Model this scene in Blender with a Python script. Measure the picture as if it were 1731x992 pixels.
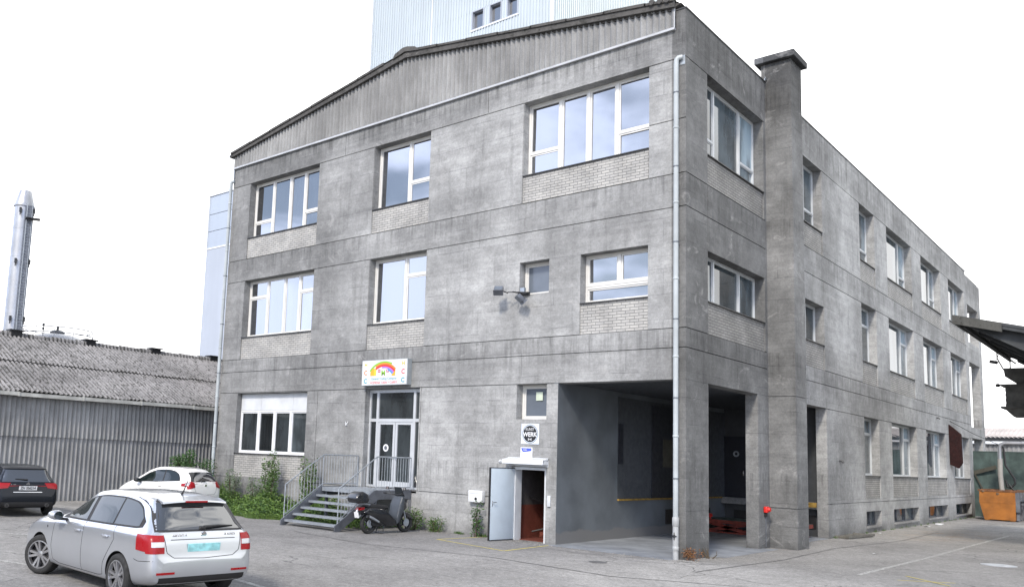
import bpy, bmesh, math, random
import numpy as np
from mathutils import Vector, Matrix
from mathutils.bvhtree import BVHTree
from math import sin, cos, pi, radians, sqrt
random.seed(7)
S = bpy.context.scene
for o in list(bpy.data.objects): bpy.data.objects.remove(o)
# ---------------------------------------------------------------- camera
Rr = Vector((0.74193991, 0.66932596, 0.03908877)); Uu = Vector((0.0525107, -0.11613143, 0.9918448)); Ff = Vector((-0.66840691, 0.73383667, 0.12130932))
cd = bpy.data.cameras.new('camera'); cam = bpy.data.objects.new('camera', cd); S.collection.objects.link(cam)
cam.matrix_world = Matrix(((Rr.x, Uu.x, -Ff.x, 8.99878), (Rr.y, Uu.y, -Ff.y, -19.97347), (Rr.z, Uu.z, -Ff.z, 2.25), (0, 0, 0, 1)))
cd.sensor_fit = 'HORIZONTAL'; cd.sensor_width = 36; cd.lens = 1447.6 / 1731 * 36
cd.shift_x = 174.345 / 1731; cd.shift_y = 93.939 / 1731
cd.clip_start = 0.1; cd.clip_end = 3000
S.camera = cam
# ---------------------------------------------------------------- sky, sun, exposure
SUN_EL, SUN_AZ = radians(40), radians(163)      # azimuth clockwise from +y
W = bpy.data.worlds.new('World'); S.world = W; W.use_nodes = True
nt = W.node_tree; nt.nodes.clear()
def wn(t, **k):
    n = nt.nodes.new(t)
    for a, b in k.items(): setattr(n, a, b)
    return n
sky = wn('ShaderNodeTexSky', sky_type='NISHITA'); sky.sun_disc = False; sky.sun_elevation = SUN_EL; sky.sun_rotation = SUN_AZ
sky.air_density = 1.0; sky.dust_density = 1.5
tc = wn('ShaderNodeTexCoord')
mp = wn('ShaderNodeMapping'); mp.inputs['Scale'].default_value = (1, 1, 3.2)
ns = wn('ShaderNodeTexNoise'); ns.inputs['Scale'].default_value = 2.1; ns.inputs['Detail'].default_value = 8; ns.inputs['Roughness'].default_value = .55; ns.inputs['Distortion'].default_value = .3
sx = wn('ShaderNodeSeparateXYZ')
md = wn('ShaderNodeMath', operation='MULTIPLY_ADD'); md.inputs[1].default_value = .14; md.inputs[2].default_value = 0.05
ad = wn('ShaderNodeMath', operation='ADD')
mr = wn('ShaderNodeMapRange'); mr.interpolation_type = 'SMOOTHSTEP'; mr.inputs['From Min'].default_value = .42; mr.inputs['From Max'].default_value = .56; mr.inputs['To Min'].default_value = .15
mx = wn('ShaderNodeMix', data_type='RGBA'); mx.inputs[7].default_value = (10.5, 10.8, 11.2, 1)
cg = wn('ShaderNodeMapRange'); cg.interpolation_type = 'SMOOTHSTEP'; cg.inputs['From Min'].default_value = -.55; cg.inputs['From Max'].default_value = .25
cc = wn('ShaderNodeMix', data_type='RGBA'); cc.inputs[6].default_value = (11.6, 13.2, 17.5, 1); cc.inputs[7].default_value = (10.8, 10.8, 10.8, 1)     # thin veil behind the camera, bright overcast ahead
bg = wn('ShaderNodeBackground'); bg.inputs['Strength'].default_value = .135
out = wn('ShaderNodeOutputWorld'); L = nt.links.new
L(tc.outputs['Generated'], mp.inputs['Vector']); L(mp.outputs[0], ns.inputs['Vector']); L(tc.outputs['Generated'], sx.inputs[0])
L(sx.outputs['Y'], md.inputs[0]); L(ns.outputs['Fac'], ad.inputs[0]); L(md.outputs[0], ad.inputs[1])
zo = wn('ShaderNodeMapRange'); zo.inputs['From Min'].default_value = .52; zo.inputs['From Max'].default_value = .9; zo.inputs['To Min'].default_value = 0; zo.inputs['To Max'].default_value = -.16   # the cloud breaks up overhead
a2 = wn('ShaderNodeMath', operation='ADD'); L(sx.outputs['Z'], zo.inputs['Value']); L(ad.outputs[0], a2.inputs[0]); L(zo.outputs[0], a2.inputs[1]); L(a2.outputs[0], mr.inputs['Value'])
L(sx.outputs['Y'], cg.inputs['Value']); L(cg.outputs[0], cc.inputs['Factor']); L(cc.outputs[2], mx.inputs[7]); L(mr.outputs[0], mx.inputs['Factor']); L(sky.outputs[0], mx.inputs[6]); L(mx.outputs[2], bg.inputs['Color']); L(bg.outputs[0], out.inputs[0])
sd = bpy.data.lights.new('sun', 'SUN'); sd.energy = 2.3; sd.angle = radians(8); sd.color = (1, .93, .83)
so = bpy.data.objects.new('sun', sd); S.collection.objects.link(so)
dv = Vector((sin(SUN_AZ) * cos(SUN_EL), cos(SUN_AZ) * cos(SUN_EL), sin(SUN_EL)))
so.rotation_euler = dv.to_track_quat('Z', 'Y').to_euler()
S.view_settings.view_transform = 'Standard'; S.view_settings.look = 'None'; S.view_settings.gamma = 1; S.view_settings.use_curve_mapping = False
S.view_settings.exposure = 0.6
S.cycles.max_bounces = 6
# ---------------------------------------------------------------- helpers
def tag(o, label=None, cat=None, group=None, kind=None):
    if label: o['label'] = label
    if cat: o['category'] = cat
    if group: o['group'] = group
    if kind: o['kind'] = kind
    return o
def empty(name, loc=(0, 0, 0), rz=0, **k):
    o = bpy.data.objects.new(name, None); S.collection.objects.link(o); o.location = loc; o.rotation_euler = (0, 0, rz); o.empty_display_size = .2
    return tag(o, **k)
class MB:
    def __init__(s): s.v = []; s.f = []; s.m = []; s.M = None; s.mi = 0
    def add(s, vs, fs):
        b = len(s.v)
        s.v += [tuple(s.M @ Vector(p)) if s.M else tuple(p) for p in vs]
        s.f += [tuple(b + i for i in f) for f in fs]; s.m += [s.mi] * len(fs); return s
    def box(s, x0, x1, y0, y1, z0, z1):
        return s.add([(x0, y0, z0), (x1, y0, z0), (x1, y1, z0), (x0, y1, z0), (x0, y0, z1), (x1, y0, z1), (x1, y1, z1), (x0, y1, z1)],
                     [(0, 3, 2, 1), (4, 5, 6, 7), (0, 1, 5, 4), (1, 2, 6, 5), (2, 3, 7, 6), (3, 0, 4, 7)])
    def cbox(s, x0, x1, y0, y1, z0, z1, c=.01):      # box with bevelled edges
        bm = bmesh.new(); bmesh.ops.create_cube(bm, size=1)
        for v in bm.verts: v.co = Vector(((x0 + x1) / 2 + v.co.x * (x1 - x0), (y0 + y1) / 2 + v.co.y * (y1 - y0), (z0 + z1) / 2 + v.co.z * (z1 - z0)))
        bmesh.ops.bevel(bm, geom=bm.edges[:], offset=c, segments=2, affect='EDGES', profile=.5)
        s.addbm(bm); return s
    def addbm(s, bm):
        bm.verts.index_update(); s.add([v.co for v in bm.verts], [[v.index for v in f.verts] for f in bm.faces]); bm.free()
    def bar(s, a, b, w, h=None):                     # rectangular bar between two points
        h = h or w; a = Vector(a); b = Vector(b); d = (b - a).normalized()
        up = Vector((0, 0, 1)) if abs(d.z) < .95 else Vector((1, 0, 0)); r = d.cross(up).normalized(); u = r.cross(d).normalized()
        c = [a + r * i * w / 2 + u * j * h / 2 for i, j in ((-1, -1), (1, -1), (1, 1), (-1, 1))]; e = [p + (b - a) for p in c]
        return s.add(c + e, [(0, 1, 2, 3), (7, 6, 5, 4), (0, 4, 5, 1), (1, 5, 6, 2), (2, 6, 7, 3), (3, 7, 4, 0)])
    def tube(s, pts, r, n=10, cap=True):
        pts = [Vector(p) for p in pts]; rs = r if isinstance(r, (list, tuple)) else [r] * len(pts); vs = []; fs = []; prev = None
        for i, p in enumerate(pts):
            d = (pts[min(i + 1, len(pts) - 1)] - pts[max(i - 1, 0)]).normalized()
            if prev is None:
                up = Vector((0, 0, 1)) if abs(d.z) < .9 else Vector((1, 0, 0)); a = d.cross(up).normalized()
            else: a = (prev - d * prev.dot(d)).normalized()
            prev = a; b = d.cross(a)
            vs += [p + (a * cos(2 * pi * k / n) + b * sin(2 * pi * k / n)) * rs[i] for k in range(n)]
        for i in range(len(pts) - 1):
            for k in range(n): fs.append((i * n + k, i * n + (k + 1) % n, (i + 1) * n + (k + 1) % n, (i + 1) * n + k))
        if cap: fs.append(tuple(range(n))[::-1]); fs.append(tuple((len(pts) - 1) * n + k for k in range(n)))
        return s.add(vs, fs)
    def lathe(s, prof, axis='z', c=(0, 0, 0), n=32, closed=False, cap=True):
        vs = []; fs = []
        for r, h in prof:
            for k in range(n):
                a = 2 * pi * k / n; p = (r * cos(a), r * sin(a), h)
                if axis == 'y': p = (r * cos(a), h, r * sin(a))
                if axis == 'x': p = (h, r * cos(a), r * sin(a))
                vs.append((p[0] + c[0], p[1] + c[1], p[2] + c[2]))
        m = len(prof)
        for i in range(m if closed else m - 1):
            j = (i + 1) % m
            for k in range(n): fs.append((i * n + k, i * n + (k + 1) % n, j * n + (k + 1) % n, j * n + k))
        if not closed and cap:
            if prof[0][0] > 1e-4: fs.append(tuple(range(n))[::-1])
            if prof[-1][0] > 1e-4: fs.append(tuple((m - 1) * n + k for k in range(n)))
        return s.add(vs, fs)
    def prism(s, poly, axis, a, b):                  # 2-D polygon extruded along an axis
        def P(u, w, t): return {'x': (t, u, w), 'y': (u, t, w), 'z': (u, w, t)}[axis]
        n = len(poly); vs = [P(u, w, a) for u, w in poly] + [P(u, w, b) for u, w in poly]
        return s.add(vs, [tuple(range(n))[::-1], tuple(range(n, 2 * n))] + [(i, (i + 1) % n, n + (i + 1) % n, n + i) for i in range(n)])
    def build(s, name, mats, parent=None, smooth=None, normals=True):
        me = bpy.data.meshes.new(name); me.from_pydata(s.v, [], s.f)
        for m in (mats if isinstance(mats, list) else [mats]): me.materials.append(m)
        if isinstance(mats, list): me.polygons.foreach_set('material_index', s.m)
        if normals:
            bm = bmesh.new(); bm.from_mesh(me); bmesh.ops.recalc_face_normals(bm, faces=bm.faces[:]); bm.to_mesh(me); bm.free()
        if smooth is not None:
            me.polygons.foreach_set('use_smooth', [True] * len(me.polygons)); me.set_sharp_from_angle(angle=radians(smooth))
        me.update()
        o = bpy.data.objects.new(name, me); S.collection.objects.link(o)
        if parent: o.parent = parent
        return o
def TM(loc=(0, 0, 0), rz=0, rx=0, ry=0):
    return Matrix.Translation(loc) @ Matrix.Rotation(rz, 4, 'Z') @ Matrix.Rotation(ry, 4, 'Y') @ Matrix.Rotation(rx, 4, 'X')
def copy_tree(o, parent=None):
    c = o.copy(); S.collection.objects.link(c); c.parent = parent
    for ch in list(o.children): copy_tree(ch, c)
    return c
def text(txt, name, size, mat, parent, M, depth=.004, sx=1.0, bold=False, align='CENTER', sp=1.0):
    cu = bpy.data.curves.new(name, 'FONT'); cu.body = txt; cu.size = size; cu.extrude = depth / 2; cu.align_x = align; cu.align_y = 'CENTER'; cu.space_character = sp; cu.resolution_u = 3
    if bold: cu.offset = size * .025
    t = bpy.data.objects.new('tmp', cu); S.collection.objects.link(t)
    bpy.context.view_layer.update(); dg = bpy.context.evaluated_depsgraph_get()
    me = bpy.data.meshes.new_from_object(t.evaluated_get(dg)); bpy.data.objects.remove(t)
    me.transform(M @ Matrix.Diagonal((sx, 1, 1, 1))); me.materials.clear(); me.materials.append(mat); me.name = name
    o = bpy.data.objects.new(name, me); S.collection.objects.link(o)
    if parent: o.parent = parent
    return o
FACE_A = Matrix(((1, 0, 0, 0), (0, 0, -1, 0), (0, 1, 0, 0), (0, 0, 0, 1)))      # text facing -y
# ---------------------------------------------------------------- materials
class NT:
    def __init__(s, name):
        s.mat = bpy.data.materials.new(name); s.mat.use_nodes = True; s.t = s.mat.node_tree; s.b = s.t.nodes['Principled BSDF']
        s.tc = s.t.nodes.new('ShaderNodeTexCoord'); s.obj = s.tc.outputs['Object']
    def n(s, t, ins=None, **k):
        n = s.t.nodes.new(t)
        for a, b in k.items(): setattr(n, a, b)
        for a, b in (ins or {}).items(): s.set(n.inputs[a], b)
        return n
    def set(s, inp, v):
        if isinstance(v, bpy.types.NodeSocket): s.t.links.new(v, inp)
        else: inp.default_value = v
    def noise(s, scale, det=4, rough=.55, st=(1, 1, 1), vec=None, dist=0):
        m = s.n('ShaderNodeMapping', {'Vector': vec or s.obj, 'Scale': st})
        return s.n('ShaderNodeTexNoise', {'Vector': m.outputs[0], 'Scale': scale, 'Detail': det, 'Roughness': rough, 'Distortion': dist}).outputs['Fac']
    def ramp(s, v, a, b, lo=0., hi=1., smooth=True):
        return s.n('ShaderNodeMapRange', {'Value': v, 'From Min': a, 'From Max': b, 'To Min': lo, 'To Max': hi}, interpolation_type='SMOOTHSTEP' if smooth else 'LINEAR').outputs[0]
    def math(s, op, a, b=0., c=0.):
        return s.n('ShaderNodeMath', {0: a, 1: b, 2: c}, operation=op).outputs[0]
    def mix(s, f, a, b, mode='MIX'):
        def c(v): return tuple(v) + (1,) if isinstance(v, (tuple, list)) and len(v) == 3 else v
        return s.n('ShaderNodeMix', {'Factor': f, 6: c(a), 7: c(b)}, data_type='RGBA', blend_type=mode).outputs[2]
    def scale(s, col, f):                     # colour times scalar
        return s.n('ShaderNodeVectorMath', {0: col, 'Scale': f}, operation='SCALE').outputs[0]
    def sep(s): return s.n('ShaderNodeSeparateXYZ', {0: s.obj}).outputs
    def bump(s, h, st=.3, dist=.02):
        s.set(s.b.inputs['Normal'], s.n('ShaderNodeBump', {'Height': h, 'Strength': st, 'Distance': dist}).outputs[0])
    def fin(s, col=None, rough=None, metal=None, **k):
        if col is not None: s.set(s.b.inputs['Base Color'], tuple(col) + (1,) if isinstance(col, (tuple, list)) and len(col) == 3 else col)
        if rough is not None: s.set(s.b.inputs['Roughness'], rough)
        if metal is not None: s.set(s.b.inputs['Metallic'], metal)
        for a, b in k.items(): s.set(s.b.inputs[a.replace('_', ' ')], b)
        return s.mat
def simple(name, col, rough=.5, metal=0, var=.12, sc=3, bump=0, **k):
    m = NT(name); f = m.ramp(m.noise(sc, 5), .3, .7, 1 - var, 1 + var)
    c = m.n('ShaderNodeRGB'); c.outputs[0].default_value = tuple(col) + (1,)
    if bump: m.bump(m.noise(sc * 12, 3), bump)
    r = m.ramp(m.noise(sc * 2.3, 4), .3, .7, max(.02, rough * .85), min(1, rough * 1.15))
    return m.fin(m.scale(c.outputs[0], f), r, metal, **k)

def mk_concrete(name, base=(.272, .274, .270), tone=1.0, panels=True, bands=True):
    m = NT(name); x, y, z = m.sep()[0:3]
    u = m.math('ADD', x, y)                    # runs along either facade
    zw = m.math('ADD', z, m.ramp(m.noise(1.1, 4), 0, 1, -.12, .12))
    big = m.ramp(m.noise(.33, 6, .6), .33, .68, .72, 1.22)
    mid = m.math('MULTIPLY', m.ramp(m.noise(1.3, 7, .72, (1, 1, 1.5)), .32, .68, .84, 1.14), m.ramp(m.noise(4.5, 6, .75, (1, 1, 1.3), dist=.8), .35, .65, .92, 1.08))
    grain = m.ramp(m.noise(2.2, 5, .7, (1, 1, 16)), .3, .7, .95, 1.05)
    fine = m.ramp(m.noise(38, 3), .3, .7, .93, 1.07)
    streak = m.ramp(m.noise(3.2, 5, .65, (1, 1, .10)), .52, .74, 1.0, .74)
    f = m.math('MULTIPLY', m.ramp(m.noise(14, 5, .8), .35, .65, .90, 1.10), m.math('MULTIPLY', big, mid)); f = m.math('MULTIPLY', f, grain); f = m.math('MULTIPLY', f, fine); f = m.math('MULTIPLY', f, streak)
    h = m.math('ADD', m.noise(2.2, 5, .7, (1, 1, 18)), m.math('MULTIPLY', m.noise(30, 4), .35))
    if panels:
        vec = m.n('ShaderNodeCombineXYZ', {0: u, 1: m.math('ADD', z, m.math('MULTIPLY', m.noise(.7, 2), .10)), 2: 0.0}).outputs[0]
        br = m.n('ShaderNodeTexBrick', {'Vector': vec, 'Color1': (.90, .90, .90, 1), 'Color2': (1.09, 1.09, 1.09, 1), 'Mortar': (.76, .76, .77, 1), 'Scale': 1.0, 'Mortar Size': .015, 'Mortar Smooth': .3, 'Brick Width': 1.62, 'Row Height': .655})
        br.offset = .37
        br2 = m.n('ShaderNodeTexBrick', {'Vector': vec, 'Color1': (.94, .94, .94, 1), 'Color2': (1.05, 1.05, 1.05, 1), 'Mortar': (.92, .92, .92, 1), 'Scale': 1.0, 'Mortar Size': .004, 'Brick Width': 3.1, 'Row Height': .109})
        msk = m.ramp(m.noise(.9, 5, .7), .42, .60)
        pf = m.mix(msk, (1, 1, 1), br.outputs['Color'])
        pf = m.mix(1.0, pf, br2.outputs['Color'], 'MULTIPLY')
        h = m.math('SUBTRACT', h, m.math('MULTIPLY', m.math('MULTIPLY', br.outputs['Fac'], msk), .5))
    if bands:
        # the narrow lifts between storeys and the parapet have gathered more dirt
        def band(a, b, k): return m.math('SUBTRACT', 1.0, m.math('MULTIPLY', m.math('MULTIPLY', m.ramp(zw, a - .06, a + .06), m.ramp(zw, b - .05, b + .05, 1, 0)), k))
        f = m.math('MULTIPLY', f, band(8.72, 9.57, .10)); f = m.math('MULTIPLY', f, band(4.34, 5.60, .09)); f = m.math('MULTIPLY', f, m.ramp(zw, 12.4, 12.9, 1, .84))
        # rain has drawn dirty runs below the sills, the ledges and the parapet
        run = m.ramp(m.noise(7, 5, .7, (1, 1, .07)), .44, .66)
        for top, ln in ((5.60, 1.3), (9.57, 1.0), (13.42, .9), (13.95, 1.5), (2.1, 1.2)):
            zz = m.math('MULTIPLY', m.ramp(z, top - ln, top - .05, 0, 1), m.ramp(z, top - .01, top + .01, 1, 0))
            f = m.math('MULTIPLY', f, m.math('SUBTRACT', 1.0, m.math('MULTIPLY', m.math('MULTIPLY', run, zz), .34)))
        f = m.math('MULTIPLY', f, m.ramp(zw, -.2, 1.0, .66, 1.0)); f = m.math('MULTIPLY', f, m.ramp(m.math('ADD', z, m.math('MULTIPLY', m.noise(2.5, 4, .6, (1, 1, .2)), 1.2)), .2, 1.1, .72, 1.0))
        f = m.math('MULTIPLY', f, m.ramp(m.math('ADD', x, m.ramp(m.noise(.4, 3), 0, 1, -3, 3)), -16, -7, .78, 1.08))   # darker towards the west end
        fy = m.ramp(m.math('ADD', y, m.ramp(m.noise(.5, 3), 0, 1, -3, 3)), 3, 15, .48, 1.10); onb = m.ramp(x, -.40, -.36); f = m.math('MULTIPLY', f, m.math('ADD', m.math('MULTIPLY', fy, onb), m.math('SUBTRACT', 1.0, onb)))      # side wall and corner strip darker near the front corner
    f = m.math('MULTIPLY', f, m.math('SUBTRACT', 1.0, m.math('MULTIPLY', m.math('MULTIPLY', m.ramp(x, .004, .012), m.ramp(m.math('ADD', z, m.ramp(m.noise(1.2, 5), 0, 1, -.8, .8)), 11.6, 13.3)), .5)))      # soot on the chimney head
    pale = m.ramp(m.noise(.9, 7, .78, (1, 1, 1.6), dist=.9), .56, .68, 0, .38)    # lime bloom
    c = m.n('ShaderNodeRGB'); c.outputs[0].default_value = tuple(b * tone for b in base) + (1,)
    col = m.scale(c.outputs[0], f)
    if panels: col = m.mix(1.0, col, pf, 'MULTIPLY')
    col = m.mix(pale, col, (.40, .395, .385))
    m.bump(h, .35, .012)
    return m.fin(col, .86, 0)
M = {}
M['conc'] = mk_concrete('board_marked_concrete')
M['conc_dark'] = mk_concrete('sooty_concrete', (.095, .10, .105), 1.0, True, False)
M['conc_plain'] = mk_concrete('plain_concrete', (.22, .22, .22), 1.0, False, False)
M['bay_floor'] = simple('bay_floor_concrete', (.21, .225, .245), .7, 0, .22, 1.2, .1)
def mk_bay_paint():
    m = NT('charcoal_wall_paint'); z = m.sep()[2]; f = m.ramp(m.noise(.8, 5), .3, .7, .8, 1.25)
    sc = m.ramp(m.noise(6, 6, .7, (1, 1, 5)), .70, .74)
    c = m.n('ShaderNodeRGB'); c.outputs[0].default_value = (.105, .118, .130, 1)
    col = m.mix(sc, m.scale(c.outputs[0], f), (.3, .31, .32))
    zz = m.math('ADD', z, m.ramp(m.noise(1.5, 4), 0, 1, -.12, .12))
    col = m.mix(m.ramp(zz, .28, .34, 1, 0), col, (.15, .15, .15))
    return m.fin(col, .55, 0)
M['bay'] = mk_bay_paint()
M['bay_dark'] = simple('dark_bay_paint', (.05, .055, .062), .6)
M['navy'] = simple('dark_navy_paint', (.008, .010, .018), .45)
def mk_brick(name, c1, c2, mort, w=.25, h=.078):
    m = NT(name); x, y, z = m.sep()[0:3]
    vec = m.n('ShaderNodeCombineXYZ', {0: m.math('ADD', x, y), 1: z, 2: 0.0}).outputs[0]
    br = m.n('ShaderNodeTexBrick', {'Vector': vec, 'Color1': c1 + (1,), 'Color2': c2 + (1,), 'Mortar': mort + (1,), 'Scale': 1.0, 'Mortar Size': .0085, 'Mortar Smooth': .1, 'Brick Width': w, 'Row Height': h})
    f = m.math('MULTIPLY', m.ramp(m.noise(1.5, 5), .3, .7, .80, 1.12), m.ramp(m.noise(25, 3), .3, .7, .93, 1.06))
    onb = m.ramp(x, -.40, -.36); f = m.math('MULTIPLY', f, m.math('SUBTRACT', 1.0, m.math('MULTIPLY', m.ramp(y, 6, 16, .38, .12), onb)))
    m.bump(m.math('SUBTRACT', 1, br.outputs['Fac']), .5, .008)
    return m.fin(m.scale(br.outputs['Color'], f), .8, 0)
M['brick'] = mk_brick('pale_brick', (.40, .39, .365), (.33, .325, .31), (.15, .15, .148))
M['frame'] = simple('white_window_frame', (.62, .615, .59), .4, 0, .06, 2)
M['frame_b'] = simple('grey_white_window_frame', (.50, .52, .53), .4, 0, .08, 2)
M['alu'] = simple('pale_aluminium', (.50, .52, .54), .35, .2, .06, 2)
M['sill'] = simple('dark_sheet_sill', (.05, .05, .052), .5, .3)
def mk_glass(name, base, spec=.8, ior=1.9):
    m = NT(name); n = m.noise(.55, 2); m.bump(n, .035, .05)
    r = m.n('ShaderNodeNewGeometry').outputs['Random Per Island']; f = m.math('ADD', .4, m.math('MULTIPLY', m.math('POWER', r, 3.0), 5.0)); c = m.n('ShaderNodeRGB'); c.outputs[0].default_value = base + (1,)
    f = m.math('MULTIPLY', f, m.ramp(m.noise(1.2, 4, .6, (1, 1, .4)), .35, .65, .5, 1.5))
    return m.fin(m.scale(c.outputs[0], f), .03, 0, IOR=ior)
M['glass'] = mk_glass('window_glass', (.014, .016, .020), ior=3.5)
M['glass_b'] = mk_glass('side_window_glass', (.05, .065, .075), ior=1.8)
M['glass_door'] = mk_glass('door_glass', (.02, .024, .026), ior=1.7)
M['frost'] = simple('dim_blind_glass', (.12, .14, .17), .15, 0, .05)
M['white'] = simple('white_paint', (.66, .67, .68), .45, 0, .05, 2)
M['whitem'] = simple('white_sheet_metal', (.56, .58, .60), .4, 0, .08, 2)
M['pipe'] = simple('painted_grey_drainpipe', (.36, .39, .40), .5, 0, .14, 1.2)
M['pipe_end'] = simple('pale_cast_pipe', (.36, .37, .37), .6, .2, .1, 3)
M['black'] = simple('black_plastic', (.012, .012, .013), .5)
M['rubber'] = simple('tyre_rubber', (.018, .018, .018), .85, 0, .2, 8)
M['dmetal'] = simple('dark_metal', (.05, .052, .055), .45, .6)
M['steel'] = simple('galvanised_steel', (.36, .39, .42), .42, .55, .14, 6)
M['steel_dark'] = simple('weathered_steel', (.14, .15, .17), .5, .5, .2, 4)
M['chrome'] = simple('chrome', (.75, .75, .76), .12, 1, .02)
M['red'] = simple('red_plastic', (.55, .02, .015), .4)
M['redrust'] = simple('red_painted_steel', (.20, .03, .018), .6, 0, .35, 5)
M['rust'] = simple('rusty_brown_steel', (.02, .006, .005), .8, 0, .3, 5, Specular_IOR_Level=.2)
M['yellow'] = simple('worn_yellow_paint', (.26, .16, .03), .6, 0, .3, 5)
M['redwall'] = simple('brick_red_wall_paint', (.13, .032, .02), .7)
def mk_fibre(name, base, moss=0., valley=False):
    m = NT(name); x, y, z = m.sep()[0:3]
    f = m.math('MULTIPLY', m.ramp(m.noise(.45, 5), .3, .7, .78, 1.18), m.ramp(m.noise(3.5, 6, .7, (1, 1, .18)), .32, .7, .80, 1.15))
    f = m.math('MULTIPLY', f, m.ramp(m.noise(30, 3), .3, .7, .90, 1.08))
    c = m.n('ShaderNodeRGB'); c.outputs[0].default_value = tuple(base) + (1,)
    col = m.scale(c.outputs[0], f)
    if moss:
        k = m.ramp(m.noise(4.2, 6, .75, (1, 1.6, 1)), .55 - moss, .60 - moss + .03)
        k2 = m.ramp(m.noise(14, 4, .7), .42, .58)
        mk = m.math('MULTIPLY', k, k2)
        if valley:      # moss in the roof channels, its dark stripes also painting the shade between ribs
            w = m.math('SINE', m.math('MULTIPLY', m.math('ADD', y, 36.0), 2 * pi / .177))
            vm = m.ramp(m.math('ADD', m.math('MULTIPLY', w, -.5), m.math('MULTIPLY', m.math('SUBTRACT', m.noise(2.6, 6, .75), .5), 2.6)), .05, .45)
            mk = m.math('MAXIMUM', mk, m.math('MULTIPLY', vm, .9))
        col = m.mix(mk, col, (.028, .028, .024))
        col = m.mix(m.ramp(m.noise(9, 5, .7), .64, .70, 0, .5), col, (.42, .42, .38))
    m.bump(m.noise(22, 4), .35, .01)
    return m.fin(col, .9, 0)
M['fibre'] = mk_fibre('fibre_cement_cladding', (.25, .252, .25))
M['fibre_wall'] = mk_fibre('weathered_shed_cladding', (.25, .25, .248))
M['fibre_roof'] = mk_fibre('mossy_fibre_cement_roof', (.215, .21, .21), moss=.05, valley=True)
M['verge'] = mk_fibre('dark_roof_verge', (.075, .072, .068), moss=.03)
# ---------------------------------------------------------------- ground
def mk_asphalt():
    m = NT('old_asphalt'); x, y, z = m.sep()[0:3]
    big = m.ramp(m.noise(.10, 5, .6), .35, .65, .82, 1.16); mid = m.ramp(m.noise(.7, 6, .65), .3, .7, .86, 1.12)
    agg = m.ramp(m.noise(60, 2, .8), .32, .68, .76, 1.24); agg2 = m.ramp(m.noise(19, 4, .8), .32, .68, .76, 1.24)
    f = m.math('MULTIPLY', m.math('MULTIPLY', big, mid), m.math('MULTIPLY', agg, agg2)); f = m.math('MULTIPLY', f, m.ramp(m.noise(6.5, 5, .8), .34, .66, .80, 1.2)); f = m.math('MULTIPLY', f, m.ramp(m.noise(.5, 4, .6, (.35, 1, 1), dist=1.5), .55, .72, 1.0, .86))
    dv = m.n('ShaderNodeMapping', {'Vector': m.obj, 'Scale': (1, 1, 1)}).outputs[0]
    nz = m.n('ShaderNodeTexNoise', {'Vector': dv, 'Scale': 1.3, 'Detail': 4.0}).outputs['Color']
    wv = m.n('ShaderNodeVectorMath', {0: dv, 1: m.n('ShaderNodeVectorMath', {0: nz, 'Scale': .9}, operation='SCALE').outputs[0]}, operation='ADD').outputs[0]
    vo = m.n('ShaderNodeTexVoronoi', {'Vector': wv, 'Scale': .42}, feature='DISTANCE_TO_EDGE').outputs['Distance']
    crack = m.math('MULTIPLY', m.ramp(vo, .004, .011, 1, 0), m.ramp(m.noise(.25, 3), .47, .58))
    c = m.n('ShaderNodeRGB'); c.outputs[0].default_value = (.232, .226, .216, 1)
    col = m.scale(c.outputs[0], f)
    # repair patches with their own age
    pv = m.n('ShaderNodeMapping', {'Vector': wv, 'Scale': (.13, .09, 1), 'Rotation': (0, 0, .25)}).outputs[0]
    pc = m.n('ShaderNodeTexVoronoi', {'Vector': pv, 'Scale': 1.0}, distance='CHEBYCHEV').outputs['Color']
    pcv = m.n('ShaderNodeSeparateXYZ', {0: pc}).outputs[0]
    col = m.mix(1.0, col, m.n('ShaderNodeCombineXYZ', {0: m.ramp(pcv, 0, 1, .86, 1.10, False), 1: m.ramp(pcv, 0, 1, .86, 1.10, False), 2: m.ramp(pcv, 0, 1, .87, 1.09, False)}).outputs[0], 'MULTIPLY')
    col = m.mix(m.math('MULTIPLY', crack, .75), col, (.05, .05, .05))
    # rusty run-off by the skip and oil drips in the parking bays
    dx = m.math('SUBTRACT', x, 2.0); dy = m.math('MULTIPLY', m.math('SUBTRACT', y, 18.0), .33)
    rr = m.math('SQRT', m.math('ADD', m.math('MULTIPLY', dx, dx), m.math('MULTIPLY', dy, dy)))
    col = m.mix(m.math('MULTIPLY', m.ramp(rr, .2, 2.2, .5, 0), m.ramp(m.noise(1.4, 5), .42, .62)), col, (.24, .165, .10))
    oil = m.ramp(m.noise(.55, 5, .7, dist=1), .68, .75, 0, .5); col = m.mix(oil, col, (.09, .09, .09))
    m.bump(m.math('ADD', m.noise(70, 3, .7), m.math('MULTIPLY', m.noise(5, 3), 1.5)), .55, .01)
    return m.fin(col, .9, 0)
M['asphalt'] = mk_asphalt()
g = MB()
NX = 60
xs = [-1500, -400, -120] + [-60 + i * 4 for i in range(31)] + [120, 400, 1500]
ys = [-1500, -400, -120] + [-60 + i * 4 for i in range(41)] + [160, 400, 1500]
vs = [(x, y, 0.0) for y in ys for x in xs]; n = len(xs)
g.add(vs, [(j * n + i, j * n + i + 1, (j + 1) * n + i + 1, (j + 1) * n + i) for j in range(len(ys) - 1) for i in range(n - 1)])
tag(g.build('ground', M['asphalt']), kind='structure')
def marking_mat(name, col, keep):
    m = NT(name); a = m.ramp(m.noise(14, 5, .75), keep, keep + .12); b = m.n('ShaderNodeRGB'); b.outputs[0].default_value = col + (1,)
    c = m.mix(a, (.17, .167, .16), b.outputs[0]); m.bump(m.noise(80, 3), .5, .008)
    return m.fin(c, .85)
M['line_white'] = marking_mat('worn_white_paint', (.38, .38, .36), .42)
M['line_yellow'] = marking_mat('worn_yellow_line', (.48, .41, .10), .34)
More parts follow.
